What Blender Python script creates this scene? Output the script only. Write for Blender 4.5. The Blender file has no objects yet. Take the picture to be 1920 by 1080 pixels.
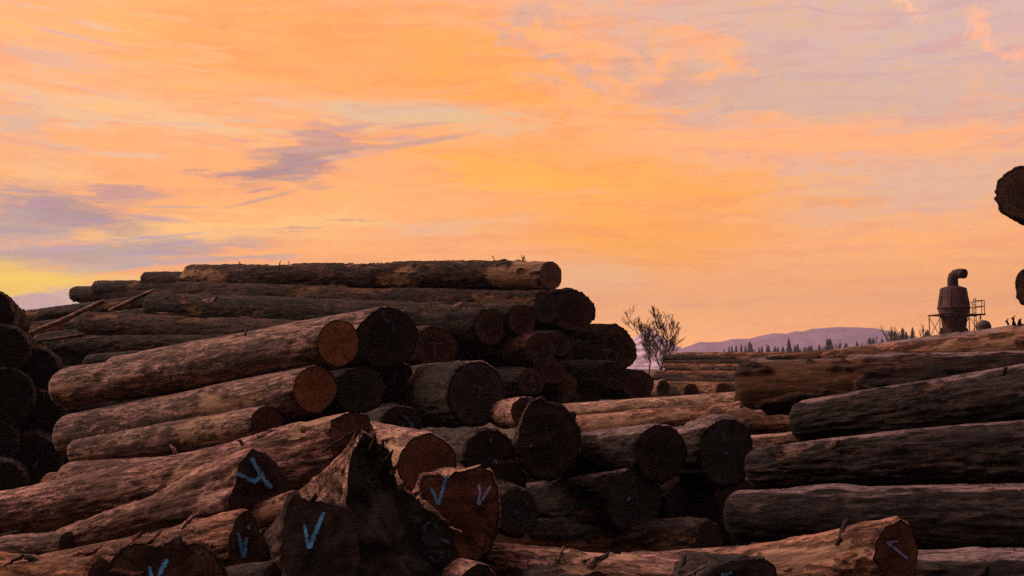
import bpy, math, random
import numpy as np
from mathutils import Vector, Matrix, Quaternion
from mathutils.bvhtree import BVHTree

sc = bpy.context.scene
COL = sc.collection
random.seed(7)
rng = np.random.default_rng(7)

# ------------------------------------------------------------------ camera
S = 1.4                                   # metres per layout unit
F = 2059.0                                # focal length in pixels of the 1920 px wide photograph
CAMZ = 1.75 * S
PITCH = math.atan(150 / F)
cam_d = bpy.data.cameras.new('camera')
cam = bpy.data.objects.new('camera', cam_d)
COL.objects.link(cam)
cam.location = (0, 0, CAMZ)
cam.rotation_euler = (math.radians(90) + PITCH, 0, 0)
cam_d.sensor_width = 36
cam_d.lens = 36 * F / 1920
cam_d.clip_start = 0.05
cam_d.clip_end = 20000
sc.camera = cam
sc.render.resolution_x, sc.render.resolution_y = 1024, 576
sc.view_settings.view_transform = 'Standard'
sc.view_settings.look = 'None'
sc.view_settings.gamma = 1
sc.view_settings.exposure = 0.0
sc.cycles.volume_bounces = 0
sc.cycles.max_bounces = 4
sc.cycles.use_denoising = False

CT, ST = math.cos(PITCH), math.sin(PITCH)


def ray(px, py):
    rx, ru = (px - 960) / F, (540 - py) / F
    return Vector((rx, CT - ru * ST, ST + ru * CT))


def P(px, py, Y):                          # point at forward distance Y layout units
    d = ray(px, py)
    return Vector((0, 0, CAMZ)) + d * (Y * S / d.y)


def azel(px, py):                          # sky direction of a photograph pixel, in "pixels" of arc
    d = ray(px, py).normalized()
    return math.atan2(d.x, d.y) * F, math.asin(d.z) * F


def lin(c):
    return c / 12.92 if c <= 0.04045 else ((c + 0.055) / 1.055) ** 2.4


def rgb(r, g, b):                          # sRGB 0-255 to linear rgba
    return (lin(r / 255), lin(g / 255), lin(b / 255), 1)


# ------------------------------------------------------------------ node helpers
class NT:
    def __init__(self, tree):
        self.t = tree
        self.n = tree.nodes
        self.l = tree.links

    def put(self, sock, v):
        if isinstance(v, bpy.types.NodeSocket):
            self.l.new(v, sock)
        else:
            sock.default_value = v

    def node(self, kind, **kw):
        n = self.n.new(kind)
        for k, v in kw.items():
            setattr(n, k, v)
        return n

    def math(self, op, a, b=0.0, c=0.0, clamp=False):
        n = self.node('ShaderNodeMath', operation=op, use_clamp=clamp)
        for i, v in enumerate((a, b, c)):
            self.put(n.inputs[i], v)
        return n.outputs[0]

    def vec(self, op, a, b=(0, 0, 0), out=0):
        n = self.node('ShaderNodeVectorMath', operation=op)
        self.put(n.inputs[0], a)
        if op == 'SCALE':
            self.put(n.inputs['Scale'], b)
        else:
            self.put(n.inputs[1], b)
        return n.outputs[out]

    def comb(self, x, y, z):
        n = self.node('ShaderNodeCombineXYZ')
        for i, v in enumerate((x, y, z)):
            self.put(n.inputs[i], v)
        return n.outputs[0]

    def sep(self, v):
        n = self.node('ShaderNodeSeparateXYZ')
        self.put(n.inputs[0], v)
        return n.outputs

    def noise(self, v, scale=1.0, detail=4.0, rough=0.55, dist=0.0, color=False, dim='3D'):
        n = self.node('ShaderNodeTexNoise', noise_dimensions=dim)
        self.put(n.inputs['Vector'], v)
        n.inputs['Scale'].default_value = scale
        n.inputs['Detail'].default_value = detail
        n.inputs['Roughness'].default_value = rough
        n.inputs['Distortion'].default_value = dist
        return n.outputs['Color' if color else 'Fac']

    def ramp(self, v, a, b, lo=0.0, hi=1.0, smooth=True):
        n = self.node('ShaderNodeMapRange', interpolation_type='SMOOTHSTEP' if smooth else 'LINEAR')
        n.clamp = True
        self.put(n.inputs[0], v)
        for i, x in enumerate((a, b, lo, hi)):
            self.put(n.inputs[i + 1], x)
        return n.outputs[0]

    def mix(self, f, a, b, blend='MIX'):
        n = self.node('ShaderNodeMix', data_type='RGBA', blend_type=blend)
        self.put(n.inputs['Factor'], f)
        self.put(n.inputs[6], a)
        self.put(n.inputs[7], b)
        return n.outputs[2]

    def mapping(self, v, loc, rot, scl, vt='TEXTURE'):
        n = self.node('ShaderNodeMapping', vector_type=vt)
        self.put(n.inputs[0], v)
        n.inputs['Location'].default_value = loc
        n.inputs['Rotation'].default_value = rot
        n.inputs['Scale'].default_value = scl
        return n.outputs[0]


# ------------------------------------------------------------------ sky and sun
SUN_AZ, SUN_EL = math.radians(-76), math.radians(36)      # azimuth from +Y towards +X
world = bpy.data.worlds.new('World')
sc.world = world
world.use_nodes = True
w = NT(world.node_tree)
w.n.clear()
geo = w.node('ShaderNodeTexCoord').outputs['Generated']
dx, dy, dz = w.sep(w.vec('NORMALIZE', geo))
U0 = w.math('MULTIPLY', w.math('ARCTAN2', dx, dy), F)
V0 = w.math('MULTIPLY', w.math('ARCSINE', dz), F)
uv = w.comb(U0, V0, 0.0)
# wind-drawn warp at three sizes
n1 = w.vec('SUBTRACT', w.noise(w.vec('MULTIPLY', uv, (1 / 520, 1 / 130, 0)), 1, 3, 0.6, color=True, dim='2D'), (0.5, 0.5, 0.5))
n2 = w.vec('SUBTRACT', w.noise(w.vec('MULTIPLY', uv, (1 / 130, 1 / 26, 0)), 1, 5, 0.65, color=True, dim='2D'), (0.5, 0.5, 0.5))
n3 = w.vec('SUBTRACT', w.noise(w.vec('MULTIPLY', uv, (1 / 70, 1 / 42, 0)), 1, 6, 0.7, color=True, dim='2D'), (0.5, 0.5, 0.5))
uvs = w.vec('ADD', uv, w.vec('ADD', w.vec('MULTIPLY', n1, (240, 70, 0)), w.vec('MULTIPLY', n2, (170, 34, 0))))
uvc = w.vec('ADD', uv, w.vec('ADD', w.vec('MULTIPLY', n1, (120, 60, 0)), w.vec('MULTIPLY', n3, (110, 90, 0))))
js = w.math('ADD', w.math('MULTIPLY', w.math('SUBTRACT', w.noise(w.vec('MULTIPLY', uvs, (1 / 190, 1 / 22, 0)), 1, 8, 0.72, dim='2D'), 0.5), 2.5),
            w.math('MULTIPLY', w.math('SUBTRACT', w.noise(w.vec('MULTIPLY', uvc, (1 / 90, 1 / 34, 0)), 1, 7, 0.7, dim='2D'), 0.5), 0.7))
jc = w.math('ADD', w.math('MULTIPLY', w.math('SUBTRACT', w.noise(w.vec('MULTIPLY', uvc, (1 / 85, 1 / 48, 0)), 1, 8, 0.72, 0.4, dim='2D'), 0.5), 2.2), w.math('MULTIPLY', js, 0.35))
jh = w.math('MULTIPLY', js, 0.22)
uvh = w.vec('ADD', uv, w.vec('MULTIPLY', n2, (40, 9, 0)))


def base_grad():
    el = [(-400, (232, 160, 110)), (0, (252, 176, 112)), (90, (254, 178, 106)), (300, (254, 176, 106)), (690, (246, 174, 124)),
          (1100, (228, 182, 172)), (1700, (238, 194, 190)), (3200, (232, 200, 206))]
    r = w.node('ShaderNodeValToRGB')
    while len(r.color_ramp.elements) < len(el):
        r.color_ramp.elements.new(0.5)
    for e, (p, c) in zip(r.color_ramp.elements, el):
        e.position = (p + 400) / 3700
        e.color = rgb(*c)
    w.l.new(w.math('DIVIDE', w.math('ADD', V0, 400), 3700), r.inputs[0])
    return r.outputs[0]


sky = base_grad()
# behind and to the right of the view the sky is already dusky
back = w.math('MULTIPLY', w.ramp(w.math('ABSOLUTE', w.math('ADD', U0, 900)), 1700, 3600), w.ramp(V0, 1500, 2700, 1, 0))
sky = w.mix(back, sky, rgb(32, 26, 26))


def blob(px, py, sx, sy, rot, col, k=1.0, soft=(1.25, 0.25), warp='s'):
    """a patch of cloud: centre in the photograph, half sizes, tilt in degrees (up to the right positive)"""
    global sky
    u, v = azel(px, py)
    src = {'s': uvs, 'c': uvc, 'h': uvh, 'n': uv}[warp]
    cr, sr = math.cos(math.radians(rot)), math.sin(math.radians(rot))
    p = w.vec('SUBTRACT', src, (u, v, 0))
    q = w.comb(w.vec('DOT_PRODUCT', p, (cr / sx, sr / sx, 0), out=1), w.vec('DOT_PRODUCT', p, (-sr / sy, cr / sy, 0), out=1), 0.0)
    d = w.math('ADD', w.vec('LENGTH', q, out=1), {'s': js, 'c': jc, 'h': jh, 'n': 0.0}[warp])
    f = w.ramp(d, soft[0], soft[1], 0, k)
    sky = w.mix(f, sky, rgb(*col))


# --- broad colour fields
blob(1580, 120, 620, 220, -8, (212, 178, 168), 0.92, (1.45, 0.3), 'c')      # lavender gap, upper right
blob(1420, 170, 330, 70, -12, (208, 176, 160), 0.75, (1.3, 0.2))
blob(1950, -60, 420, 200, 0, (206, 178, 182), 0.8, (1.3, 0.2), 'c')
blob(1690, 360, 330, 70, 2, (226, 182, 156), 0.9, (1.3, 0.2))
blob(300, 60, 460, 120, -6, (254, 188, 130), 0.8)
blob(620, 90, 560, 130, -5, (255, 166, 84), 0.9, (1.35, 0.1))
blob(1020, 210, 240, 130, -30, (255, 168, 78), 0.95)
blob(1130, 330, 420, 70, -8, (255, 172, 72), 0.95)
blob(1180, 430, 360, 80, -6, (255, 172, 78), 0.95)
blob(1500, 262, 560, 42, -3, (255, 178, 120), 0.9)
blob(1600, 470, 420, 60, 4, (255, 180, 116), 0.8)
blob(720, 370, 340, 34, 3, (255, 182, 106), 0.8)
blob(870, 420, 260, 26, 3, (250, 184, 130), 0.7)
# --- pale grey-beige windows
blob(770, 215, 230, 34, -2, (218, 190, 160), 0.85)
blob(330, 225, 330, 40, -8, (238, 198, 150), 0.6)
blob(120, 210, 160, 30, -10, (228, 196, 162), 0.6)
blob(860, 420, 200, 22, 2, (232, 188, 148), 0.7)
blob(1060, 520, 160, 46, 2, (240, 188, 136), 0.7)
blob(1230, 590, 300, 40, 3, (252, 182, 108), 0.6)
blob(380, 430, 360, 44, 4, (254, 202, 122), 0.8)
blob(1150, 445, 210, 60, -6, (255, 172, 62), 0.9, (1.5, 0.1))
blob(1010, 335, 170, 26, -10, (255, 182, 58), 0.8, (1.5, 0.1))
blob(40, 90, 110, 26, -4, (222, 178, 158), 0.7)
blob(20, 240, 90, 40, -6, (204, 180, 170), 0.7)
blob(20, 320, 130, 22, -3, (240, 196, 140), 0.6)
# --- broken clumps, upper middle
for (x, y, a, b, r, k) in [(1010, 60, 70, 26, -12, .7), (1075, 95, 80, 26, -10, .85), (1140, 105, 36, 34, -40, .9), (1230, 105, 60, 20, 12, .8),
                           (1300, 80, 90, 24, -18, .85), (1370, 115, 50, 18, -25, .8), (1330, 145, 60, 15, 15, .75), (1180, 160, 60, 20, 10, .7),
                           (1060, 170, 90, 34, -20, .9), (1100, 215, 60, 22, -25, .8), (1240, 150, 40, 16, 20, .7)]:
    blob(x, y, a, b, r, (254, 176, 116), k, (1.35, 0.1), 'c')
for (x, y, a, b, r) in [(1030, 105, 40, 12, -5), (1195, 95, 30, 16, -60), (1290, 130, 40, 12, 0), (1130, 165, 50, 14, -30), (1000, 30, 50, 16, 0), (1170, 130, 44, 12, -20), (1085, 130, 50, 10, -12), (1250, 165, 60, 14, 14), (1020, 150, 44, 10, -20), (960, 70, 40, 14, -30), (1350, 170, 80, 14, -10)]:
    blob(x, y, a, b, r, (212, 168, 152), 0.9, (1.45, 0.0), 'c')
blob(1705, 16, 26, 9, -8, (252, 190, 158), 0.9, (1.4, 0.1), 'c')
blob(1850, 64, 50, 15, -38, (252, 184, 148), 0.95, (1.4, 0.1), 'c')
blob(1905, 105, 40, 12, -35, (252, 182, 148), 0.9, (1.4, 0.1), 'c')
# --- purple cloud banks low in the west
blob(100, 388, 150, 38, -4, (158, 142, 150), 0.9, (1.45, 0.15))
blob(20, 420, 110, 40, 0, (170, 156, 164), 0.9, (1.5, 0.1))
blob(215, 358, 80, 11, -6, (190, 150, 150), 0.85)
blob(60, 470, 170, 22, 6, (200, 172, 168), 0.7)
blob(120, 482, 260, 24, 7, (168, 154, 160), 0.9, (1.5, 0.05))
blob(310, 470, 170, 24, 7, (174, 158, 160), 0.85, (1.5, 0.0))
blob(470, 484, 90, 7, 4, (190, 164, 160), 0.8)
blob(180, 512, 190, 12, 6, (188, 168, 178), 0.9)
blob(540, 318, 105, 26, 16, (158, 132, 138), 0.9, (1.5, 0.0))
blob(500, 326, 150, 9, 3, (180, 140, 140), 0.9)
blob(600, 282, 110, 14, 8, (190, 146, 142), 0.9)
blob(640, 262, 70, 7, 4, (196, 154, 148), 0.8)
blob(650, 246, 60, 6, 0, (200, 160, 150), 0.7)
blob(790, 266, 130, 8, 9, (200, 158, 146), 0.9, (1.2, 0.3), 'h')
blob(470, 270, 80, 5, -3, (216, 164, 140), 0.7)
blob(400, 322, 90, 4, 0, (206, 156, 136), 0.7)
blob(590, 352, 70, 5, 4, (212, 160, 130), 0.7)
blob(535, 424, 75, 5, 4, (214, 166, 140), 0.9)
blob(530, 434, 50, 3, 4, (206, 160, 140), 0.8)
blob(640, 404, 40, 2.5, 3, (210, 160, 132), 0.7)
blob(60, 340, 130, 6, -4, (232, 170, 124), 0.6)
rk = random.Random(4)
for (bx0, by0, wx, wy, rot, n9, cc) in [(540, 312, 150, 36, 10, 12, (170, 138, 144)), (110, 388, 150, 32, -3, 8, (172, 146, 156)), (210, 486, 260, 34, 6, 14, (178, 158, 170)), (700, 255, 170, 26, 8, 8, (200, 158, 148)),
                                        (380, 240, 260, 60, -4, 7, (222, 184, 156)), (60, 120, 120, 90, -6, 6, (218, 178, 160))]:
    for q in range(n9):
        ox, oy = rk.gauss(0, .55), rk.gauss(0, .6)
        blob(bx0 + ox * wx, by0 + oy * wy - math.tan(math.radians(rot)) * ox * wx * .8, rk.uniform(30, 95), rk.uniform(2.5, 6), rot + rk.uniform(-6, 6),
             tuple(v + rk.uniform(-6, 14) for v in cc), rk.uniform(.6, .9), (1.4, 0.1), 'h')
# --- the bright strip where the sun has gone, and the grey bank under it
blob(-30, 528, 300, 42, -4, (255, 218, 60), 1.0, (1.35, 0.3), 'h')
blob(230, 528, 190, 9, 8, (252, 200, 110), 0.8, (1.3, 0.2), 'h')
blob(110, 600, 190, 55, 8, (204, 180, 178), 1.0, (1.02, 0.9), 'h')
blob(58, 574, 50, 26, 6, (192, 168, 172), 0.9, (1.05, 0.8), 'h')
blob(60, 640, 260, 40, 0, (214, 186, 174), 0.8, (1.2, 0.3), 'h')
# fine streaks over everything
st = w.noise(w.vec('MULTIPLY', uvs, (1 / 210, 1 / 17, 0)), 1, 5, 0.62, dim='2D')
sky = w.mix(w.ramp(st, 0.47, 0.66, 0, 0.65), sky, w.mix(1.0, sky, (0.92, 0.85, 0.92, 1), 'MULTIPLY'))
sky = w.mix(w.ramp(st, 0.48, 0.32, 0, 0.7), sky, w.mix(1.0, sky, (1.04, 1.02, 0.78, 1), 'MULTIPLY'))
st2 = w.noise(w.vec('MULTIPLY', uvc, (1 / 300, 1 / 60, 0)), 1, 6, 0.6, dim='2D')
sky = w.mix(w.ramp(st2, 0.5, 0.78, 0, 0.35), sky, w.mix(1.0, sky, (1.04, 1.02, 0.78, 1), 'MULTIPLY'))
st3 = w.noise(w.vec('MULTIPLY', uvc, (1 / 46, 1 / 15, 0)), 1, 6, 0.72, 0.6, dim='2D')
sky = w.mix(w.ramp(st3, 0.44, 0.66, 0, 0.45), sky, w.mix(1.0, sky, (0.95, 0.90, 0.97, 1), 'MULTIPLY'))
sky = w.mix(w.ramp(st3, 0.50, 0.28, 0, 0.5), sky, w.mix(1.0, sky, (1.03, 1.03, 0.82, 1), 'MULTIPLY'))
sky = w.mix(1.0, sky, w.mix(w.ramp(V0, 0, 150), (1.32, 1.27, 1.16, 1), (1, 1, 1, 1)), 'MULTIPLY')
sky = w.mix(1.0, sky, w.mix(w.ramp(V0, 800, 2200), (1, 1, 1, 1), (1.5, 1.34, 1.36, 1)), 'MULTIPLY')
sky = w.mix(1.0, sky, w.mix(w.ramp(V0, 700, 1500), (1.02, 0.975, 0.90, 1), (1, 1, 1, 1)), 'MULTIPLY')
nish = w.node('ShaderNodeTexSky', sky_type='NISHITA', sun_disc=False)
nish.sun_elevation = SUN_EL
nish.sun_rotation = SUN_AZ
bg1 = w.node('ShaderNodeBackground')
bg2 = w.node('ShaderNodeBackground')
w.l.new(sky, bg1.inputs[0])
bg1.inputs[1].default_value = 1.16
w.l.new(nish.outputs[0], bg2.inputs[0])
bg2.inputs[1].default_value = 0.004
add = w.node('ShaderNodeAddShader')
w.l.new(bg1.outputs[0], add.inputs[0])
w.l.new(bg2.outputs[0], add.inputs[1])
wo = w.node('ShaderNodeOutputWorld')
w.l.new(add.outputs[0], wo.inputs[0])
world.cycles.sampling_method = 'MANUAL'
world.cycles.sample_map_resolution = 512

sun_d = bpy.data.lights.new('sun', 'SUN')
sun_d.energy = 2.35
sun_d.angle = math.radians(40)
sun_d.color = (1.0, 0.71, 0.57)
sun = bpy.data.objects.new('sun', sun_d)
COL.objects.link(sun)
sd = Vector((math.sin(SUN_AZ) * math.cos(SUN_EL), math.cos(SUN_AZ) * math.cos(SUN_EL), math.sin(SUN_EL)))
sun.rotation_euler = (-sd).to_track_quat('-Z', 'Y').to_euler()
sun.location = sd * 60 + Vector((0, 0, 20))


# ------------------------------------------------------------------ numeric noise
def _hash(ix, iy, iz, seed):
    h = (ix.astype(np.int64) * 374761393 + iy.astype(np.int64) * 668265263 + iz.astype(np.int64) * 2147483647 + seed * 1274126177) & 0xFFFFFFFF
    h = ((h ^ (h >> 13)) * 1274126177) & 0xFFFFFFFF
    h = ((h ^ (h >> 15)) * 2246822519) & 0xFFFFFFFF
    return ((h ^ (h >> 16)) & 0xFFFFFF) / float(0xFFFFFF)


def vn(x, y, z, seed=0):
    ix, iy, iz = np.floor(x), np.floor(y), np.floor(z)
    fx, fy, fz = x - ix, y - iy, z - iz
    fx, fy, fz = [f * f * (3 - 2 * f) for f in (fx, fy, fz)]
    r = 0
    for a in (0, 1):
        for b in (0, 1):
            for c in (0, 1):
                wt = (fx if a else 1 - fx) * (fy if b else 1 - fy) * (fz if c else 1 - fz)
                r = r + wt * _hash(ix + a, iy + b, iz + c, seed)
    return r


def fbm(x, y, z, seed=0, oct=4):
    r, a, t = 0, 1.0, 0
    for o in range(oct):
        r = r + a * vn(x, y, z, seed + o * 17)
        t += a
        a *= 0.5
        x, y, z = x * 2.03 + 5.1, y * 2.03 + 1.7, z * 2.03 + 9.2
    return r / t


def smooth(a, b, x):
    t = np.clip((x - a) / (b - a), 0, 1)
    return t * t * (3 - 2 * t)


# ------------------------------------------------------------------ object helpers
def mesh_obj(name, V, Fc, mat, parent=None, smooth_on=True, mats=None, mi=None, attr=None):
    me = bpy.data.meshes.new(name)
    V = np.asarray(V, dtype=np.float32)
    if isinstance(Fc, np.ndarray):
        k = Fc.shape[1]
        me.vertices.add(len(V))
        me.vertices.foreach_set('co', V.ravel())
        me.loops.add(Fc.size)
        me.loops.foreach_set('vertex_index', Fc.astype(np.int32).ravel())
        me.polygons.add(len(Fc))
        me.polygons.foreach_set('loop_start', np.arange(0, Fc.size, k, dtype=np.int32))
    else:
        me.from_pydata([tuple(map(float, v)) for v in V], [], Fc)
    for m in (mats or [mat]):
        me.materials.append(m)
    if mi is not None:
        me.polygons.foreach_set('material_index', np.asarray(mi, dtype=np.int32))
    me.update(calc_edges=True)
    me.validate()
    if attr:
        for k2, v in attr.items():
            if len(v) == len(me.vertices):
                at = me.attributes.new(k2, 'FLOAT', 'POINT')
                at.data.foreach_set('value', np.asarray(v, dtype=np.float32))
    if smooth_on:
        me.polygons.foreach_set('use_smooth', [True] * len(me.polygons))
    o = bpy.data.objects.new(name, me)
    COL.objects.link(o)
    if parent is not None:
        o.parent = parent
    return o


def tag(o, label=None, cat=None, group=None, kind=None):
    if label: o['label'] = label
    if cat: o['category'] = cat
    if group: o['group'] = group
    if kind: o['kind'] = kind
    return o


def empty(name, loc, label, cat, group=None):
    e = bpy.data.objects.new(name, None)
    COL.objects.link(e)
    e.location = loc
    e.empty_display_size = 0.1
    return tag(e, label, cat, group)


# ------------------------------------------------------------------ materials
def new_mat(name):
    m = bpy.data.materials.new(name)
    m.use_nodes = True
    t = NT(m.node_tree)
    b = t.n['Principled BSDF']
    b.inputs['Specular IOR Level'].default_value = 0.25
    return m, t, b


def bark_mat(name, c_hi, c_lo, c_moss, c_wood, moss=0.4, rough=0.9, bump=0.5, c_worn_lit=(.29, .20, .195, 1)):
    m, t, b = new_mat(name)
    oc = t.node('ShaderNodeTexCoord').outputs['Object']
    rnd = t.node('ShaderNodeObjectInfo').outputs['Random']
    off = t.vec('SCALE', (31.0, 17.0, 23.0), rnd)
    q = t.vec('ADD', oc, off)
    qa = t.vec('MULTIPLY', q, (1.0, 5.0, 5.0))
    fine = t.noise(t.vec('MULTIPLY', q, (9, 44, 44)), 1, 6, 0.75)
    mid = t.noise(t.vec('MULTIPLY', q, (2.6, 9, 9)), 1, 5, 0.65, 0.6)
    patch = t.noise(qa, 0.9, 4, 0.6, 0.8)
    f = t.math('ADD', t.math('MULTIPLY', fine, 0.45), t.math('MULTIPLY', mid, 0.55))
    fleck = t.noise(t.vec('MULTIPLY', q, (4.5, 20, 20)), 1.7, 6, 0.75, 1.2)
    f = t.math('ADD', t.math('MULTIPLY', f, 0.6), t.math('MULTIPLY', fleck, 0.4))
    col = t.mix(t.ramp(f, 0.445, 0.55), tuple(x * 0.45 for x in c_lo[:3]) + (1,), tuple(x * 1.2 for x in c_hi[:3]) + (1,))
    col = t.mix(t.ramp(patch, 0.5, 0.68, 0, moss), col, c_moss)
    pale = t.noise(t.vec('MULTIPLY', q, (3.3, 14, 14)), 1.3, 4, 0.6)
    col = t.mix(t.ramp(pale, 0.56, 0.62, 0, 0.75), col, tuple(min(1, x * 1.8) for x in c_hi[:3]) + (1,))
    ln = t.noise(t.vec('MULTIPLY', q, (1.1, 17, 17)), 1, 5, 0.62, 0.5)
    lines = t.ramp(t.math('ABSOLUTE', t.math('SUBTRACT', ln, 0.5)), 0.0, 0.026, 1, 0)
    col = t.mix(t.math('MULTIPLY', lines, 0.8), col, tuple(x * 0.3 for x in c_lo[:3]) + (1,))
    bare = t.noise(t.vec('MULTIPLY', q, (1.6, 6.5, 6.5)), 1, 6, 0.68, 0.9)
    col = t.mix(t.ramp(bare, 0.585, 0.60, 0, 0.75), col, tuple(0.5 * a2 + 0.5 * b2 * 0.8 for a2, b2 in zip(c_hi[:3], c_wood[:3])) + (1,))
    dirt = t.noise(t.vec('MULTIPLY', q, (1.3, 4, 4)), 1, 6, 0.7, 0.3)
    col = t.mix(t.ramp(dirt, 0.49, 0.56, 0, 0.7), col, tuple(x * 0.4 for x in c_lo[:3]) + (1,))
    peel = t.node('ShaderNodeAttribute', attribute_name='peel').outputs['Fac']
    grain = t.noise(t.vec('MULTIPLY', q, (3, 60, 60)), 1, 4, 0.6)
    grain = t.math('ADD', t.math('MULTIPLY', grain, 0.45), t.math('MULTIPLY', mid, 0.55))
    wood = t.mix(t.ramp(grain, 0.38, 0.6), tuple(x * 0.42 for x in c_wood[:3]) + (1,), c_wood)
    col = t.mix(peel, col, wood)
    worn_lit = t.node('ShaderNodeAttribute', attribute_name='worn_lit').outputs['Fac']
    wcol = t.mix(t.ramp(f, 0.45, 0.55), tuple(0.25 * x for x in c_worn_lit[:3]) + (1,), c_worn_lit)
    col = t.mix(worn_lit, col, wcol)  # log tops coloured paler: part bare wear, part painted top light
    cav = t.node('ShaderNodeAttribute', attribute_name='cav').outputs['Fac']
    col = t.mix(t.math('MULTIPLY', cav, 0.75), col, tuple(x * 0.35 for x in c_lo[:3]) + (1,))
    t.l.new(col, b.inputs['Base Color'])
    b.inputs['Roughness'].default_value = rough
    bp = t.node('ShaderNodeBump')
    bp.inputs['Strength'].default_value = min(1, bump * 1.5)
    bp.inputs['Distance'].default_value = 0.022
    t.l.new(t.math('SUBTRACT', t.math('ADD', f, fine), t.math('MULTIPLY', lines, 0.5)), bp.inputs['Height'])
    t.l.new(bp.outputs[0], b.inputs['Normal'])
    return m


def end_mat(name, c_heart, c_sap, c_dark, ring=0.35, blotch=0.5):
    m, t, b = new_mat(name)
    oc = t.node('ShaderNodeTexCoord').outputs['Object']
    rnd = t.node('ShaderNodeObjectInfo').outputs['Random']
    off = t.vec('SCALE', (0.0, 13.0, 29.0), rnd)
    x, y, z = t.sep(oc)
    yz = t.comb(0.0, y, z)
    q = t.vec('ADD', yz, off)
    wob = t.vec('SCALE', t.vec('SUBTRACT', t.noise(q, 5, 3, 0.6, color=True), (0.5, 0.5, 0.5)), 0.07)
    r = t.vec('LENGTH', t.vec('ADD', yz, wob), out=1)
    rings = t.math('SINE', t.math('MULTIPLY', r, 190.0))
    rim = t.node('ShaderNodeAttribute', attribute_name='rim').outputs['Fac']
    col = t.mix(t.ramp(t.math('ADD', rim, t.math('MULTIPLY', t.math('SUBTRACT', t.noise(q, 6, 3), 0.5), 0.3)), 0.45, 0.8), c_heart, c_sap)
    col = t.mix(t.math('MULTIPLY', t.ramp(rings, -0.4, 1.0), ring), col, c_dark)
    bl = t.noise(q, 3.2, 5, 0.65, 0.5)
    col = t.mix(t.ramp(bl, 0.44, 0.66, 0, blotch), col, c_dark)
    saw = t.noise(t.vec('MULTIPLY', q, (1, 6, 70)), 1, 3, 0.6)
    col = t.mix(t.ramp(saw, 0.45, 0.75, 0, 0.3), col, c_dark)
    ang = t.math('ARCTAN2', z, y)
    crk = t.noise(t.comb(t.math('MULTIPLY', ang, 2.2), t.math('MULTIPLY', r, 1.5), t.math('MULTIPLY', rnd, 50.0)), 1.0, 4, 0.6)
    crack = t.ramp(t.math('ABSOLUTE', t.math('SUBTRACT', crk, 0.5)), 0.0, 0.022, 1, 0)
    col = t.mix(t.math('MULTIPLY', crack, 0.7), col, tuple(v * 0.25 for v in c_dark[:3]) + (1,))
    brk = t.ramp(t.math('ADD', rim, t.math('MULTIPLY', t.math('SUBTRACT', t.noise(q, 16, 4, 0.7), 0.5), 0.16)), 0.935, 0.95)
    col = t.mix(brk, col, c(.026, .018, .014))
    scuff = t.noise(t.vec('MULTIPLY', q, (1, 5, 26)), 1, 6, 0.75, 0.6)
    col = t.mix(t.ramp(scuff, 0.58, 0.66, 0, 0.5), col, tuple(min(1, v * 1.8) for v in c_heart[:3]) + (1,))
    t.l.new(col, b.inputs['Base Color'])
    b.inputs['Roughness'].default_value = 0.85
    bp = t.node('ShaderNodeBump')
    bp.inputs['Strength'].default_value = 0.5
    bp.inputs['Distance'].default_value = 0.01
    t.l.new(t.math('SUBTRACT', t.math('ADD', saw, t.noise(q, 40, 4, 0.6)), crack), bp.inputs['Height'])
    t.l.new(bp.outputs[0], b.inputs['Normal'])
    return m


def c(r, g, b):
    return (r, g, b, 1)


BARK = {
    'mauve': bark_mat('weathered_mauve_bark', c(.30, .18, .145), c(.085, .05, .038), c(.085, .062, .03), c(.46, .29, .18), .75),
    'pink': bark_mat('scraped_pinkish_bark', c(.37, .205, .165), c(.14, .07, .05), c(.22, .12, .06), c(.50, .31, .20), .5),
    'orange': bark_mat('orange_brown_bark', c(.34, .165, .105), c(.12, .052, .03), c(.20, .085, .048), c(.40, .225, .15), .5),
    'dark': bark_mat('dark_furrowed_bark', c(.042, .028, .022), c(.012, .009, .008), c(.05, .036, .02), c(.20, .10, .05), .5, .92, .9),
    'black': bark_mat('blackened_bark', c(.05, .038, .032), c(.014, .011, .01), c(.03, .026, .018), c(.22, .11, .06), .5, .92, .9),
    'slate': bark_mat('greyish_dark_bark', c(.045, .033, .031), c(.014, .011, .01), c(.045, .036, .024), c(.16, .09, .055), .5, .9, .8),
    'tan': bark_mat('peeled_tan_wood', c(.42, .25, .175), c(.20, .105, .065), c(.27, .135, .075), c(.46, .29, .19), .4, .8, .35),
    'red': bark_mat('reddish_inner_bark', c(.26, .11, .062), c(.09, .035, .02), c(.12, .07, .03), c(.40, .22, .11), .5),
    'patchy': bark_mat('dark_bark_over_pale_wood', c(.075, .036, .025), c(.02, .012, .009), c(.035, .024, .014), c(.42, .25, .14), .5, .9, .9),
    'rust': bark_mat('dark_red_brown_bark', c(.064, .029, .02), c(.016, .009, .008), c(.04, .028, .016), c(.15, .072, .034), .5, .9, .9),
}
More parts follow.
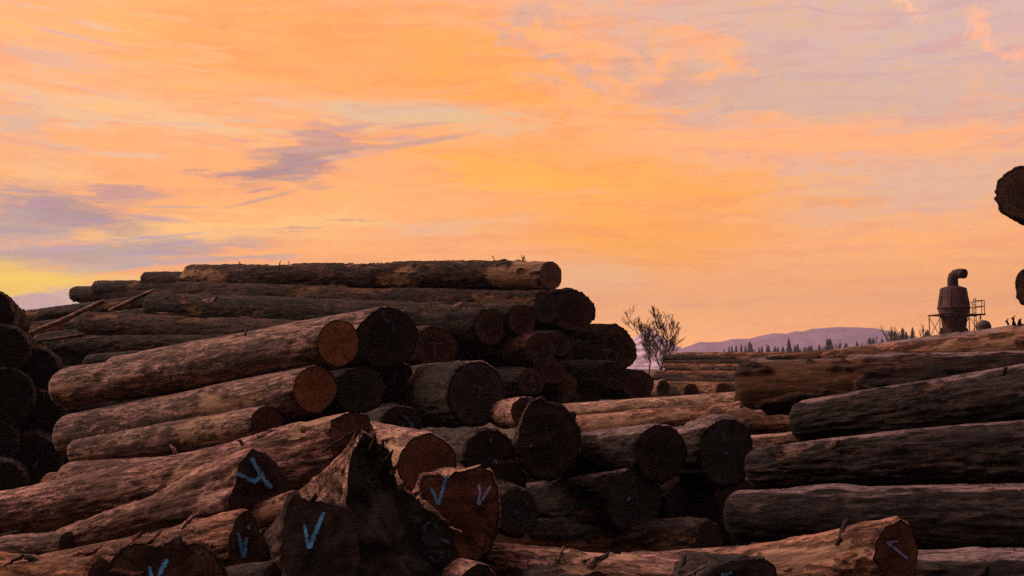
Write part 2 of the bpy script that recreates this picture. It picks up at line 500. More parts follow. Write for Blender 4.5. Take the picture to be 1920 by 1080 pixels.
END = {
    'orange': end_mat('fresh_orange_cut_wood', c(.35, .135, .05), c(.42, .19, .08), c(.19, .07, .028), .35, .4),
    'brown': end_mat('brown_cut_wood', c(.15, .065, .03), c(.19, .09, .045), c(.07, .032, .018), .3, .6),
    'dim': end_mat('dim_brown_cut_wood', c(.07, .036, .022), c(.13, .075, .045), c(.03, .018, .013), .45, .6),
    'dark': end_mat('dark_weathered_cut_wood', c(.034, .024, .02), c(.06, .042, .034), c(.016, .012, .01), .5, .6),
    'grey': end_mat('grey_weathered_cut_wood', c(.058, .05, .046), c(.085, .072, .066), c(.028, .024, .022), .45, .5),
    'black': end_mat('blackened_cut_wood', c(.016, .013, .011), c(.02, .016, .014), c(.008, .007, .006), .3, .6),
    'lobe': end_mat('dull_brown_torn_wood', c(.034, .022, .017), c(.05, .03, .022), c(.014, .010, .008), .08, .9),
    'mottle': end_mat('mottled_grey_torn_wood', c(.062, .056, .051), c(.03, .026, .021), c(.016, .014, .012), .0, 1.0),
    'slate': end_mat('cold_grey_cut_wood', c(.052, .049, .045), c(.06, .056, .052), c(.024, .023, .022), .35, .5),
    'pink': end_mat('pinkish_cut_wood', c(.22, .12, .085), c(.26, .15, .11), c(.13, .065, .045), .3, .4),
    'torn': end_mat('torn_red_brown_wood', c(.085, .034, .02), c(.12, .05, .028), c(.035, .017, .012), .1, .8),
    'red': end_mat('red_brown_cut_wood', c(.125, .048, .024), c(.18, .08, .04), c(.055, .022, .013), .25, .7),
}


def paint_mat(name, col, cover=0.62):
    m, t, b = new_mat(name)
    oc = t.node('ShaderNodeTexCoord').outputs['Object']
    n = t.noise(oc, 60, 4, 0.7)
    n2 = t.noise(oc, 14, 3, 0.6)
    b.inputs['Base Color'].default_value = col
    b.inputs['Roughness'].default_value = 0.6
    tr = t.node('ShaderNodeBsdfTransparent')
    mx = t.node('ShaderNodeMixShader')
    edge = t.node('ShaderNodeAttribute', attribute_name='edge').outputs['Fac']
    k = t.ramp(t.math('ADD', t.math('ADD', t.math('MULTIPLY', n, 0.6), t.math('MULTIPLY', n2, 0.4)), t.math('MULTIPLY', t.math('POWER', edge, 2.0), 0.3)), cover - 0.24, cover + 0.02, 1, 0)
    t.l.new(k, mx.inputs[0])
    t.l.new(tr.outputs[0], mx.inputs[1])
    t.l.new(b.outputs[0], mx.inputs[2])
    t.l.new(mx.outputs[0], t.n['Material Output'].inputs[0])
    return m


PAINT = {
    'blue': paint_mat('blue_spray_paint', c(.13, .48, .84), 0.72),
    'pale': paint_mat('pale_chalk_paint', c(.34, .28, .28), 0.62),
    'faint': paint_mat('faint_blue_paint', c(.14, .30, .42), 0.58),
    'lilac': paint_mat('light_blue_paint', c(.30, .38, .62), 0.72),
}


# ------------------------------------------------------------------ the log builder
LOGN = [0]


def ring_poly(pts2, N):
    """radius at N angles of a star-shaped polygon about its centre (0,0)"""
    th = np.linspace(0, 2 * math.pi, N, endpoint=False)
    out = np.zeros(N)
    p = np.asarray(pts2)
    q = np.roll(p, -1, axis=0)
    for i, a in enumerate(th):
        d = np.array((math.cos(a), math.sin(a)))
        best = 0
        for s, e in zip(p, q):
            m = e - s
            den = d[0] * m[1] - d[1] * m[0]
            if abs(den) < 1e-12: continue
            tt = (s[0] * m[1] - s[1] * m[0]) / den
            uu = (s[0] * d[1] - s[1] * d[0]) / den
            if tt > 0 and -1e-6 <= uu <= 1 + 1e-6: best = max(best, tt)
        out[i] = best
    bad = out < 1e-6
    if bad.any(): out[bad] = out[~bad].mean()
    return out


def LOG(label, A, rA, B, rB=None, bark='dark', end='dark', group='logs', poly=None, flare=0.9, nA=None, marks=(),
        rough=1.0, peel=0.25, stubs=0, far_round=True, squash=1.0, name='log', cat='log', lump=1.0, ragged=0.0, bend=0.0, zone=None, strip=None, relief=1.0):
    """A = (px, py, Y) centre of the cut end that shows, B = the far end; radii in pixels of the photograph"""
    LOGN[0] += 1
    seed = LOGN[0] * 101
    lr = np.random.default_rng(seed)
    a = P(*A)
    if len(B) == 3 and not isinstance(B[0], str):
        b = P(*B)
        YB = B[2]
    else:                                     # ('dir', dx, dy, dz) in layout units
        b = a + Vector(B[1:]) * S
        YB = b.y / S
    ra = rA * A[2] * S / F
    rb = (rB * YB * S / F) if rB else ra * 0.86
    ax = (b - a)
    L = ax.length
    ax.normalize()
    up = Vector((0, 0, 1)) - ax * ax.z
    if up.length < 0.2: up = Vector((0, 1, 0)) - ax * ax.y
    up.normalize()
    sd = up.cross(ax).normalized()            # local y
    M = Matrix((ax, sd, up)).transposed().to_4x4()
    M.translation = a
    Mi = M.inverted()
    px = A[2] * S / F
    N = int(np.clip(2 * math.pi * ra / (px * 3.0), 28, 132))
    K = int(np.clip(L / (px * 5.0), 24, 230))
    th = np.linspace(0, 2 * math.pi, N, endpoint=False)
    # plane of the cut
    n = Vector(nA).normalized() if nA else -ax
    nl = (Mi.to_3x3() @ n)
    if abs(nl.x) < 0.25: nl = Vector((-0.25, nl.y, nl.z))
    if poly is not None:
        pts = []
        for (qx, qy) in poly:
            o, d = Vector((0, 0, CAMZ)), ray(qx, qy)
            tt = (a - o).dot(n) / d.dot(n)
            l = Mi @ (o + d * tt)
            pts.append((l.y, l.z))
        r0 = ring_poly(pts, N)
        r0 = r0 * (1 + 0.10 * (fbm(np.cos(th) * 7, np.sin(th) * 7, th * 0, seed + 3, 4) - 0.5))
    else:
        r0 = ra * (1 + 0.09 * (fbm(np.cos(th) * 8, np.sin(th) * 8, th * 0, seed + 2, 3) - 0.5) + 0.10 * (fbm(np.cos(th) * 1.3 + 7, np.sin(th) * 1.3, th * 0 + 3, seed, 3) - 0.5) * 2 * lump)
    s = np.linspace(0, 1, K)
    # packed rings near the visible end
    xs = L * (0.25 * s + 0.75 * s ** 1.25)
    X, T = np.meshgrid(xs, th, indexing='ij')
    sN = X / L
    Rr = ra * (1 - sN) + rb * sN
    lowf = fbm(np.cos(T) * 1.1 + X * 0.55, np.sin(T) * 1.1 - X * 0.2, X * 0.45, seed + 5, 3) - 0.5
    Rr = Rr * (1 + 0.12 * lowf * lump)
    fl = 1 - smooth(0, flare if poly is not None else 0.5, X)
    R = Rr * (1 - fl) + r0[None, :] * fl
    # bark relief
    cx, cy = np.cos(T) * R, np.sin(T) * R
    fx = 1.0 / max(ra, 0.12)
    n1 = fbm(X * 2.0, cx * 17, cy * 17, seed + 11, 3)
    ridge = 1 - np.abs(2 * n1 - 1)
    n2 = fbm(X * 8, cx * 34, cy * 34, seed + 23, 3)
    pm = fbm(X * 0.9, cx * 2.6 * fx * 0.25, cy * 2.6 * fx * 0.25, seed + 37, 4) + 0.25 * (n2 - 0.5)
    thr = np.quantile(pm, 1 - max(peel, 0.001)) if peel > 0 else 9
    pk = smooth(thr, thr + 0.012, pm) if peel > 0 else pm * 0
    if zone:
        zx = X + 0.5 * (fbm(X * 1.1, cx * 3, cy * 3, seed + 61, 4) - 0.5)
        pk = np.maximum(pk, smooth(.40, .44, fbm(X * 1.6, cx * 5, cy * 5, seed + 67, 5)) * smooth(zone[0] - .02, zone[0] + .02, zx) * smooth(zone[1] + .02, zone[1] - .02, zx))
    wn = X * 0
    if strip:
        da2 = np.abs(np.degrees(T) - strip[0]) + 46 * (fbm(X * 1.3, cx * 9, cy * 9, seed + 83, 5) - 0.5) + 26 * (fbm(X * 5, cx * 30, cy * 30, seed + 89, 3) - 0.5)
        wn = smooth(strip[1] + 3, strip[1] - 3, da2)  # bare strip along the top, also standing in for light from above
    amp = {'mauve': .010, 'pink': .012, 'orange': .012, 'tan': .006, 'red': .014, 'dark': .026, 'black': .026, 'slate': .026, 'rust': .025, 'patchy': .026}[bark] * rough
    amp = min(amp, ra * 0.13)
    disp = amp * ((ridge - 0.5) * 1.4 + (n2 - 0.5) * 1.2) * (1 - 0.75 * np.maximum(pk, wn * .8)) - pk * amp * 0.9
    kn = fbm(X * 1.7, cx * 4, cy * 4, seed + 51, 2)
    disp += np.clip(kn - 0.74, 0, 1) * 0.25 * min(1, ra * 4) * rough
    tight = smooth(0.0, 0.03, X)
    R = R + disp * (0.25 + 0.75 * tight) - amp * 0.5 * (1 - tight)
    if far_round:
        edge = np.clip((X - (L - rb * 0.55)) / (rb * 0.55), 0, 1)
        R = R * np.sqrt(np.clip(1 - 0.42 * edge ** 2.2, 0, 1))
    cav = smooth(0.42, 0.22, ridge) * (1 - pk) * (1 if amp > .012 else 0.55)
    Yl, Zl = np.cos(T) * R, np.sin(T) * R * squash
    if bend:
        Zl = Zl + bend * np.sin(math.pi * sN)
    shear = -(nl.y * Yl + nl.z * Zl) / nl.x
    rag = 0
    if ragged:
        rag = ragged * (fbm(np.cos(T) * 4, np.sin(T) * 4, T * 0, seed + 71, 4) - 0.5) * (1 - smooth(0, 0.25, X))
    Xl = X + shear * (1 - smooth(0, max(0.5, ra * 2.5), X)) + rag
    V = np.stack([Xl, Yl, Zl], -1).reshape(-1, 3)
    i = np.arange(K - 1)[:, None] * N
    j = np.arange(N)[None, :]
    j2 = (j + 1) % N
    Fq = np.stack([i + j, i + N + j, i + N + j2, i + j2], -1).reshape(-1, 4)
    root = bpy.data.objects.new(name, None)
    COL.objects.link(root)
    root.matrix_world = M
    root.empty_display_size = 0.1
    tag(root, label, cat, group)
    # far cap folded into the bark mesh as concentric rings
    capV, capF, base = [], [], (K - 1) * N
    prev = base
    nv = len(V)
    last = V[base:base + N]
    for q in (0.66, 0.33, 0.06):
        ctr = last.mean(axis=0)
        rr = ctr + (last - ctr) * q + np.array([(1 - q) * rb * 0.12, 0, 0])
        capV.append(rr)
        cur = nv
        nv += N
        capF.append(np.stack([prev + j[0], cur + j[0], cur + j2[0], prev + j2[0]], -1))
        prev = cur
    V2 = np.vstack([V] + capV)
    F2 = np.vstack([Fq] + capF)
    at_p = np.concatenate([pk.ravel(), np.full(3 * N, 0.6)])
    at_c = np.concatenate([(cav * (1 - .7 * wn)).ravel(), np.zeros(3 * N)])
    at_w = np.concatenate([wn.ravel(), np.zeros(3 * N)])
    mesh_obj('bark', V2, F2[:, ::-1], BARK[bark], root, attr={'peel': at_p, 'cav': at_c, 'worn_lit': at_w})
    # cut end
    first = V[:N].copy()
    ctr = first.mean(axis=0)
    G = 12
    ev, rim = [], []
    for g in range(G):
        q = 1 - (g / (G - 1)) * 0.985
        rr = ctr + (first - ctr) * q
        if rag is not 0:
            flat = ctr[0] - (nl.y * (rr[:, 1] - ctr[1]) + nl.z * (rr[:, 2] - ctr[2])) / nl.x
            rr[:, 0] = rr[:, 0] * smooth(0.7, 1.0, np.full(N, q)) + flat * (1 - smooth(0.7, 1.0, np.full(N, q)))
        dn = (fbm(rr[:, 1] * 9, rr[:, 2] * 9, rr[:, 1] * 0, seed + 91, 3) - 0.5) * (min(0.02, ra * .07) if poly is None else 0.11 * relief * min(1, ra * 2.2)) * (1 - q ** 6)
        rr[:, 0] -= -dn
        ev.append(rr)
        rim.append(np.full(N, q))
    ev = np.vstack(ev)
    ii = np.arange(G - 1)[:, None] * N
    ef = np.stack([ii + j, ii + N + j, ii + N + j2, ii + j2], -1).reshape(-1, 4)
    ce = mesh_obj('cut_end', ev, ef, END[end], root, attr={'rim': np.concatenate(rim)})
    # painted marks on the cut end
    bvh = BVHTree.FromPolygons([tuple(map(float, q)) for q in ev], [tuple(map(int, q)) for q in ef]) if marks else None
    eye = Mi @ Vector((0, 0, CAMZ))
    split = []
    for a3, b3, c3 in marks:
        ends = [np.array((q[0], q[-1])) for q in c3]
        near = len(c3) < 2 or (len(c3) == 2 and min(np.hypot(*(e - f)) for e in ends[0] for f in ends[1]) < 9)
        split += [(a3, b3, c3)] if near else [(a3, b3, [q]) for q in c3]
    for (kind, wpx, strokes) in split:
        mv, mf = [], []
        for st in strokes:
            pl = []
            for k2 in range(len(st) - 1):
                nseg = 7
                for q in range(nseg + (1 if k2 == len(st) - 2 else 0)):
                    f = q / nseg
                    pl.append((st[k2][0] * (1 - f) + st[k2 + 1][0] * f, st[k2][1] * (1 - f) + st[k2 + 1][1] * f))
            for q, pt in enumerate(pl):
                p0 = pl[max(q - 1, 0)]
                p1 = pl[min(q + 1, len(pl) - 1)]
                tx, ty = p1[0] - p0[0], p1[1] - p0[1]
                l = math.hypot(tx, ty) or 1
                hw = wpx * 0.68 * (0.75 + 0.5 * lr.random())
                if q in (0, len(pl) - 1): hw *= 0.6
                for sg in (-1, 0, 1):
                    sx, sy = pt[0] - ty / l * hw * sg, pt[1] + tx / l * hw * sg
                    o, d = Vector((0, 0, CAMZ)), ray(sx, sy)
                    tt = (a - o).dot(n) / d.dot(n)
                    v = Mi @ (o + d * tt)
                    h = bvh.ray_cast(eye, (v - eye).normalized())[0]
                    if h is not None: v = h
                    v = v + (eye - v).normalized() * 0.008
                    mv.append(tuple(v))
                if q:
                    e = len(mv)
                    mf.append((e - 6, e - 5, e - 2, e - 3))
                    mf.append((e - 5, e - 4, e - 1, e - 2))
        mesh_obj('paint_mark', mv, mf, PAINT[kind], ce, attr={'edge': [1.0, 0.0, 1.0] * (len(mv) // 3)})
    for k2 in range(stubs):
        q = 0.15 + 0.7 * lr.random()
        aa = math.radians(20 + 140 * lr.random())
        rr = (ra * (1 - q) + rb * q)
        base_p = Vector((L * q, math.cos(aa) * rr * .92, math.sin(aa) * rr * .92))
        dr = Vector((lr.uniform(-.5, .5), math.cos(aa), math.sin(aa))).normalized()
        tv, tf = tube([base_p, base_p + dr * (0.05 + 0.06 * lr.random()), base_p + dr * (0.10 + 0.1 * lr.random()) + Vector((0.03, 0, 0))],
                      [0.02, 0.016, 0.008], 7)
        mesh_obj('branch_stub', tv, tf, BARK[bark], root)
    return root


def tube(pts, rad, n=8, v0=0, cap=True):
    V, Fc = [], []
    pts = [Vector(p) for p in pts]
    s1 = None
    for k, p in enumerate(pts):
        t = (pts[min(k + 1, len(pts) - 1)] - pts[max(k - 1, 0)]).normalized()
        if s1 is None:
            s1 = t.cross(Vector((0.13, 0.21, 1)) if abs(t.z) < 0.9 else Vector((1, 0.1, 0))).normalized()
        else:
            s1 = (s1 - t * s1.dot(t)).normalized()
        s2 = t.cross(s1)
        for q in range(n):
            a = 2 * math.pi * q / n
            V.append(p + (s1 * math.cos(a) + s2 * math.sin(a)) * rad[k])
    for k in range(len(pts) - 1):
        for q in range(n):
            Fc.append((v0 + k * n + q, v0 + k * n + (q + 1) % n, v0 + (k + 1) * n + (q + 1) % n, v0 + (k + 1) * n + q))
    if cap:
        Fc.append(tuple(v0 + q for q in range(n))[::-1])
        Fc.append(tuple(v0 + (len(pts) - 1) * n + q for q in range(n)))
    return V, Fc


def STICK(label, pts, rad_px, mat, name='stick', cat='stick', flat=1.0, group=None, n=9):
    """a slim piece lying across the logs: px, py, Y points; optionally flattened into a slab"""
    w3 = [P(*p) for p in pts]
    o0 = w3[0]
    pl, rd = [], []
    for k in range(len(w3) - 1):
        for q in range(6 + (k == len(w3) - 2)):
            f = q / 6
            wob = Vector((rng.uniform(-1, 1), rng.uniform(-1, 1), rng.uniform(-1, 1))) * 0.006
            pl.append(w3[k].lerp(w3[k + 1], f) - o0 + wob)
            rpx = rad_px[k] * (1 - f) + rad_px[k + 1] * f
            rd.append(rpx * (pts[k][2] * (1 - f) + pts[k + 1][2] * f) * S / F * rng.uniform(.85, 1.15))
    v, f = tube(pl, rd, n)
    if flat != 1.0:
        ctr = np.repeat(np.array([tuple(p) for p in pl]), n, axis=0)
        vv = np.array([tuple(p) for p in v])
        d = vv - ctr
        d[:, 1] *= 1.0
        d[:, 2] *= flat
        v = ctr + d
    o = mesh_obj(name, v, f, mat)
    o.location = o0
    return tag(o, label, cat, group)


# ------------------------------------------------------------------ ground and hills
def ground():
    m, t, b = new_mat('bark_littered_dirt')
    oc = t.node('ShaderNodeTexCoord').outputs['Object']
    f = t.noise(oc, 6, 8, 0.7)
    g = t.noise(oc, 0.6, 5, 0.6)
    col = t.mix(t.ramp(f, 0.35, 0.65), c(.03, .02, .015), c(.11, .07, .048))
    col = t.mix(t.ramp(g, 0.45, 0.65, 0, 0.6), col, c(.06, .045, .03))
    t.l.new(col, b.inputs['Base Color'])
    b.inputs['Roughness'].default_value = 0.95
    bp = t.node('ShaderNodeBump')
    bp.inputs['Strength'].default_value = 0.8
    bp.inputs['Distance'].default_value = 0.05
    t.l.new(f, bp.inputs['Height'])
    t.l.new(bp.outputs[0], b.inputs['Normal'])
    xs = np.concatenate([-np.geomspace(2550, 16, 40), np.linspace(-15, 15, 121), np.geomspace(16, 2550, 40)])
    ys = np.concatenate([-np.geomspace(380, 2, 24), np.linspace(0, 34, 137), np.geomspace(35, 3150, 60)])
    X, Y = np.meshgrid(xs, ys, indexing='ij')
    near = np.exp(-((X / 9) ** 4)) * smooth(4.5, 7.5, Y) * (1 - smooth(13, 19, Y))
    Z = near * (0.42 + 0.25 * (fbm(X * 0.8, Y * 0.8, X * 0, 3, 4) - 0.5)) + 0.05 * (fbm(X * 1.7, Y * 1.7, X * 0, 9, 3) - 0.5)
    V = np.stack([X, Y, Z], -1).reshape(-1, 3)
    ny = len(ys)
    i = np.arange(len(xs) - 1)[:, None] * ny
    j = np.arange(ny - 1)[None, :]
    Fq = np.stack([i + j, i + ny + j, i + ny + j + 1, i + j + 1], -1).reshape(-1, 4)
    tag(mesh_obj('ground', V, Fq, m), 'dark bark littered dirt of the log yard', kind='structure')


ground()


def hill(name, label, prof, Y, depth, mat, seed, rough=0.06, wl=0.02):
    """a real ridge: crest heights from a profile seen at distance Y metres, slopes falling to both sides"""
    px = np.array([p[0] for p in prof], float)
    py = np.array([p[1] for p in prof], float)
    q = np.linspace(px[0], px[-1], 260)
    y = np.interp(q, px, py)
    crest = np.array([P(a, b2, Y / S) for a, b2 in zip(q, y)])
    tt = np.concatenate([np.linspace(-1, 0, 22), np.linspace(0, 1, 10)[1:]])
    V = []
    for t in tt:
        k = (1 - abs(t) ** 1.25)
        h = crest[:, 2] * k
        yy = crest[:, 1] + t * depth
        nz = (fbm(crest[:, 0] * wl, yy * wl, h * 0, seed, 5) - 0.5)
        h = np.maximum(h * (1 + rough * 6 * nz * min(1, abs(t) * 5)) + nz * crest[:, 2].mean() * rough, -2)
        V.append(np.stack([crest[:, 0] * (1 + t * depth / Y * .6), yy, h], -1))
    V = np.vstack(V)
    n = len(q)
    i = np.arange(len(tt) - 1)[:, None] * n
    j = np.arange(n - 1)[None, :]
    Fq = np.stack([i + j, i + j + 1, i + n + j + 1, i + n + j], -1).reshape(-1, 4)
    tag(mesh_obj(name, V, Fq, mat), label, kind='structure')


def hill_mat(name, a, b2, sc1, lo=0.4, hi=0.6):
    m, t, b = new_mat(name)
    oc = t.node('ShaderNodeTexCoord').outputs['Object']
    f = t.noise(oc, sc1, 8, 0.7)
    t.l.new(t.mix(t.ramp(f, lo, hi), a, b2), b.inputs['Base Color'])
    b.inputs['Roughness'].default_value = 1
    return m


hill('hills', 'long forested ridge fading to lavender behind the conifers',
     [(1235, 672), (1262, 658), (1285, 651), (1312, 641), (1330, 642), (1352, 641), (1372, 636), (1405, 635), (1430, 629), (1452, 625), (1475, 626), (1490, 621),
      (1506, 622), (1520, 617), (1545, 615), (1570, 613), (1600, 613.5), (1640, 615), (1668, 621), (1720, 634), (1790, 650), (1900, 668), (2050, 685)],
     2300, 420, hill_mat('hazed_far_forest', c(.19, .15, .235), c(.26, .20, .30), 0.012), 4, 0.02)  # forest colour has the lavender of distant haze mixed in
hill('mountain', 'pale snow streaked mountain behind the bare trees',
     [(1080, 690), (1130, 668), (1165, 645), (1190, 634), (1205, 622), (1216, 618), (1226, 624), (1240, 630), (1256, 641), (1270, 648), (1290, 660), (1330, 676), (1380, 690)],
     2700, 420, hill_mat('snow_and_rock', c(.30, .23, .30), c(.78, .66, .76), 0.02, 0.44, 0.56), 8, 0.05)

# ------------------------------------------------------------------ logs of the far pile
GA = 'logs in the tall pile at the back'
DA = ('dir', -6.8, 4.4, 0.45)


def da(k, dz=0.45):
    return ('dir', -6.8 * k, 4.4 * k, dz * k)


LOG('topmost log of the tall pile, patchy bark and a pale clean cut end', (1032, 516, 16.4), 29, (352, 522, 21), 24, 'patchy', 'pink', GA, peel=.3, zone=(-.5, 1.1), rough=1.3, nA=(0.62, -0.78, 0), stubs=3)
LOG('grey ended log tucked beneath the topmost log of the tall pile', (1024, 578, 16.2), 30, (330, 552, 20.6), 23, 'rust', 'grey', GA, peel=.2, rough=1.4, nA=(0.6, -0.8, 0))
LOG('thick rough ended dark log jutting out under the topmost log', (1072, 584, 16.7), 40, da(1.0), 32, 'black', 'dim', GA, peel=.1, rough=1.7, nA=(0.35, -0.93, 0))
LOG('dark log with a slanted oval end and a chalk V', (921, 612, 15.6), 35, (285, 573, 20), 24, 'dark', 'dim', GA, peel=.12, rough=1.3, nA=(0.55, -0.83, 0),
    marks=[('pale', 3, [[(905, 620), (913, 634), (922, 617)]])], stubs=2)
LOG('brown ended log squeezed next to the oval ended one', (979, 600, 15.8), 29, da(.9), 24, 'dark', 'dim', GA, peel=.1, rough=1.3, nA=(0.5, -0.86, 0))
LOG('long dark log with a chalk T on its end', (816, 650, 15.0), 36, (158, 607, 19.4), 22, 'rust', 'dim', GA, peel=.16, rough=1.2, nA=(0.3, -0.95, 0),
    marks=[('pale', 3.5, [[(806, 643), (830, 645)], [(816, 645), (815, 668)]])], stubs=1)
LOG('log end chalked with a thin X below the slim brown end', (1014, 654, 15.7), 29, da(.9), 25, 'black', 'dim', GA, rough=1.2, nA=(0.4, -0.9, 0),
    marks=[('pale', 2.6, [[(1024, 648), (1004, 668)], [(998, 657), (1010, 676)]])])
LOG('small log end with a pale smudge next to the X end', (1047, 646, 15.9), 23, da(.9), 20, 'dark', 'dim', GA, nA=(0.4, -0.9, 0),
    marks=[('faint', 5, [[(1044, 645), (1047, 655)]])])
LOG('big angular log end nearest the snowy mountain', (1157, 650, 16.6), 41, da(.95, .2), 34, 'black', 'dim', GA, peel=.05, rough=1.2, nA=(0.35, -0.93, 0),
    poly=[(1128, 625), (1143, 609), (1158, 608), (1178, 622), (1192, 645), (1195, 668), (1187, 684), (1172, 692), (1150, 690), (1135, 678), (1126, 655)], flare=1.2,
    marks=[('pale', 2.4, [[(1160, 662), (1153, 680)]])])
LOG('dark log top peeping over behind the big angular end', (1110, 632, 18.2), 20, da(.9), 18, 'black', 'dark', GA)
LOG('log end with a chalk hook below the big angular end', (1147, 704, 15.9), 27, da(.9, .15), 24, 'black', 'dark', GA, nA=(0.35, -0.93, 0),
    marks=[('pale', 3, [[(1140, 720), (1144, 708)], [(1143, 709), (1158, 714)]])])
LOG('low brown log end with a fine crack beside the far stack', (1196, 722, 16.4), 28, da(.9, .1), 24, 'dark', 'dim', GA, nA=(0.35, -0.93, 0))
LOG('small log end scribbled with pale chalk figures', (997, 716, 15.3), 25, da(.9, .15), 21, 'black', 'dim', GA, nA=(0.4, -0.9, 0),
    marks=[('pale', 2.6, [[(992, 700), (997, 696), (998, 705), (992, 711)], [(1000, 706), (996, 716), (1004, 716)], [(1003, 712), (1003, 722)], [(993, 722), (1000, 732), (1006, 726)]])])
LOG('dim log end above the chalk scribbled one', (1037, 697, 15.7), 25, da(.9, .2), 22, 'black', 'dim', GA, nA=(0.4, -0.9, 0))
LOG('reddish small log end under the pale smudged end', (1062, 722, 15.9), 22, da(.9, .15), 19, 'rust', 'brown', GA, nA=(0.4, -0.9, 0))
LOG('lowest small log end touching the tan peeled poles', (1071, 750, 15.8), 17, da(.9, .1), 15, 'dark', 'dim', GA, nA=(0.4, -0.9, 0))
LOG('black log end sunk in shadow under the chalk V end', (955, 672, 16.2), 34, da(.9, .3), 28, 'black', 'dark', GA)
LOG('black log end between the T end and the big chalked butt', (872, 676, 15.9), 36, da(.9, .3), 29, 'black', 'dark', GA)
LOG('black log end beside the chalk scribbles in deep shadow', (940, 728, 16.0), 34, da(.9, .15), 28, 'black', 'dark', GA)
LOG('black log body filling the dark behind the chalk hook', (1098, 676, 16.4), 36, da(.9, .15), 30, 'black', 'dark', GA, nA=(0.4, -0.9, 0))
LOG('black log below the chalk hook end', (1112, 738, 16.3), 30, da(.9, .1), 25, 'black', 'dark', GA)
# far ends that step down to the west
LOG('log behind the topmost one, its square far end a step lower', (700, 528, 20.4), 19, (276, 527, 23.6), 17, 'rust', 'dark', GA, peel=.15, far_round=False)
LOG('dark log whose blunt far end makes the middle step', (640, 545, 20.6), 18, (185, 542, 24.4), 16, 'black', 'dark', GA, peel=.05, far_round=False)
LOG('thin log with a rounded far end at the lowest step', (560, 560, 20.8), 17, (139, 552, 25.0), 15, 'rust', 'dark', GA, peel=.1)
LOG('sloping dark log against the sky beside the shadowed butts', (330, 560, 20.2), 14, (6, 602, 22.6), 14, 'black', 'dark', GA, rough=1.6)
LOG('second sloping dark log lying just below the skyline one', (360, 585, 19.6), 18, (20, 626, 21.4), 16, 'black', 'dark', GA, rough=1.6)
LOG('dark log at the foot of the two leaning slabs', (420, 612, 19.0), 20, (70, 642, 20.4), 17, 'black', 'dark', GA, rough=1.4)
LOG('mauve streaked log low under the reddish barked one', (520, 650, 16.4), 22, (92, 650, 18.4), 18, 'dark', 'dark', GA, rough=1.3, peel=.1)
LOG('greyish log just above the highest pale log', (520, 662, 15.8), 21, (165, 682, 17.2), 17, 'slate', 'dark', GA, rough=1.1, peel=.05)
LOG('black log under the mauve streaked one by the shadowed butts', (520, 676, 17.0), 26, (70, 676, 18.6), 24, 'black', 'dark', GA)
LOG('black log in the shade behind the pale stacked logs', (540, 700, 14.6), 30, (60, 716, 16.4), 27, 'black', 'dark', GA)
LOG('black log low behind the ends of the pale stack', (480, 780, 14.0), 38, (20, 770, 16.0), 34, 'black', 'dark', GA)
LOG('black log at the very bottom behind the pale stack', (420, 880, 12.6), 44, (-30, 850, 14.2), 38, 'black', 'dark', GA)
STICK('long split slab leaning over the dark logs', [(45, 628, 17.8), (120, 600, 17.9), (194, 564, 18.0)], [3.5, 7, 5], BARK['tan'], 'split_slab', 'slab', .7)
STICK('short split slab propped beside the mauve barked log', [(206, 582, 17.6), (250, 562, 17.5), (289, 543, 17.4)], [4, 6, 3], BARK['tan'], 'split_slab', 'slab', .7)
STICK('thin mauve slab end over the pale wood wedge', [(55, 640, 17.0), (105, 636, 17.0), (156, 627, 17.0)], [4, 5, 6], BARK['mauve'], 'split_slab', 'slab', .6)
STICK('bright sliver of wood on the dark log', [(162, 635, 16.6), (178, 633, 16.6), (194, 632, 16.6)], [1.5, 3, 1.5], BARK['tan'], 'wood_sliver', 'sliver', .7)
STICK('wedge of pale broken wood by the shadowed butts', [(54, 649, 16.4), (66, 653, 16.4), (79, 648, 16.4)], [3, 9, 2], BARK['pink'], 'wood_sliver', 'sliver', .9)
STICK('curled strip of bark on the reddish log', [(285, 587, 17.0), (310, 588, 17.0), (338, 591, 17.0)], [1.5, 3, 1.5], BARK['pink'], 'bark_strip', 'bark strip', .7)

# ------------------------------------------------------------------ pale stack, middle left
GB = 'pale barked logs in the stack'
LOG('highest pale log with a bright orange round end', (635, 644, 9.7), 45, (114, 730, 11.5), 35, 'mauve', 'orange', GB, peel=.10, lump=.6, nA=(0.66, -0.75, 0), stubs=1)
LOG('second pale log down with an orange round end', (592, 730, 9.6), 45, (126, 820, 11.3), 41, 'mauve', 'orange', GB, peel=.12, lump=.6, nA=(0.66, -0.75, 0), stubs=1)
LOG('third pale log down, its brown end half hidden', (500, 795, 9.5), 34, (143, 848, 11.0), 25, 'mauve', 'brown', GB, peel=.25, lump=.6, nA=(0.66, -0.75, 0))
LOG('short pinkish log end poking out under the pale stack', (430, 880, 9.3), 30, (128, 897, 10.6), 30, 'pink', 'brown', GB, peel=.1)
LOG('small brown log end lowest beside the black butts', (300, 900, 10.0), 24, (92, 908, 11.2), 21, 'red', 'dim', GB, peel=.05)
LOG('large dark butt behind the orange ends with faint blue paint', (726, 631, 10.3), 56, (215, 712, 12.4), 44, 'mauve', 'dark', GB, peel=.12, nA=(0.5, -0.87, 0),
    marks=[('faint', 6, [[(718, 583), (722, 598), (732, 606)], [(736, 600), (738, 625)]])])
LOG('grey butt under the large dark one', (676, 732, 10.2), 43, (260, 790, 12.2), 36, 'dark', 'grey', GB, nA=(0.4, -0.92, 0))
LOG('dark butt with a blue V hidden beside the sunlit topped log', (735, 715, 10.6), 40, (300, 770, 12.6), 34, 'black', 'dark', GB, nA=(0.4, -0.92, 0),
    marks=[('faint', 6, [[(727, 697), (736, 720), (744, 698)]])])
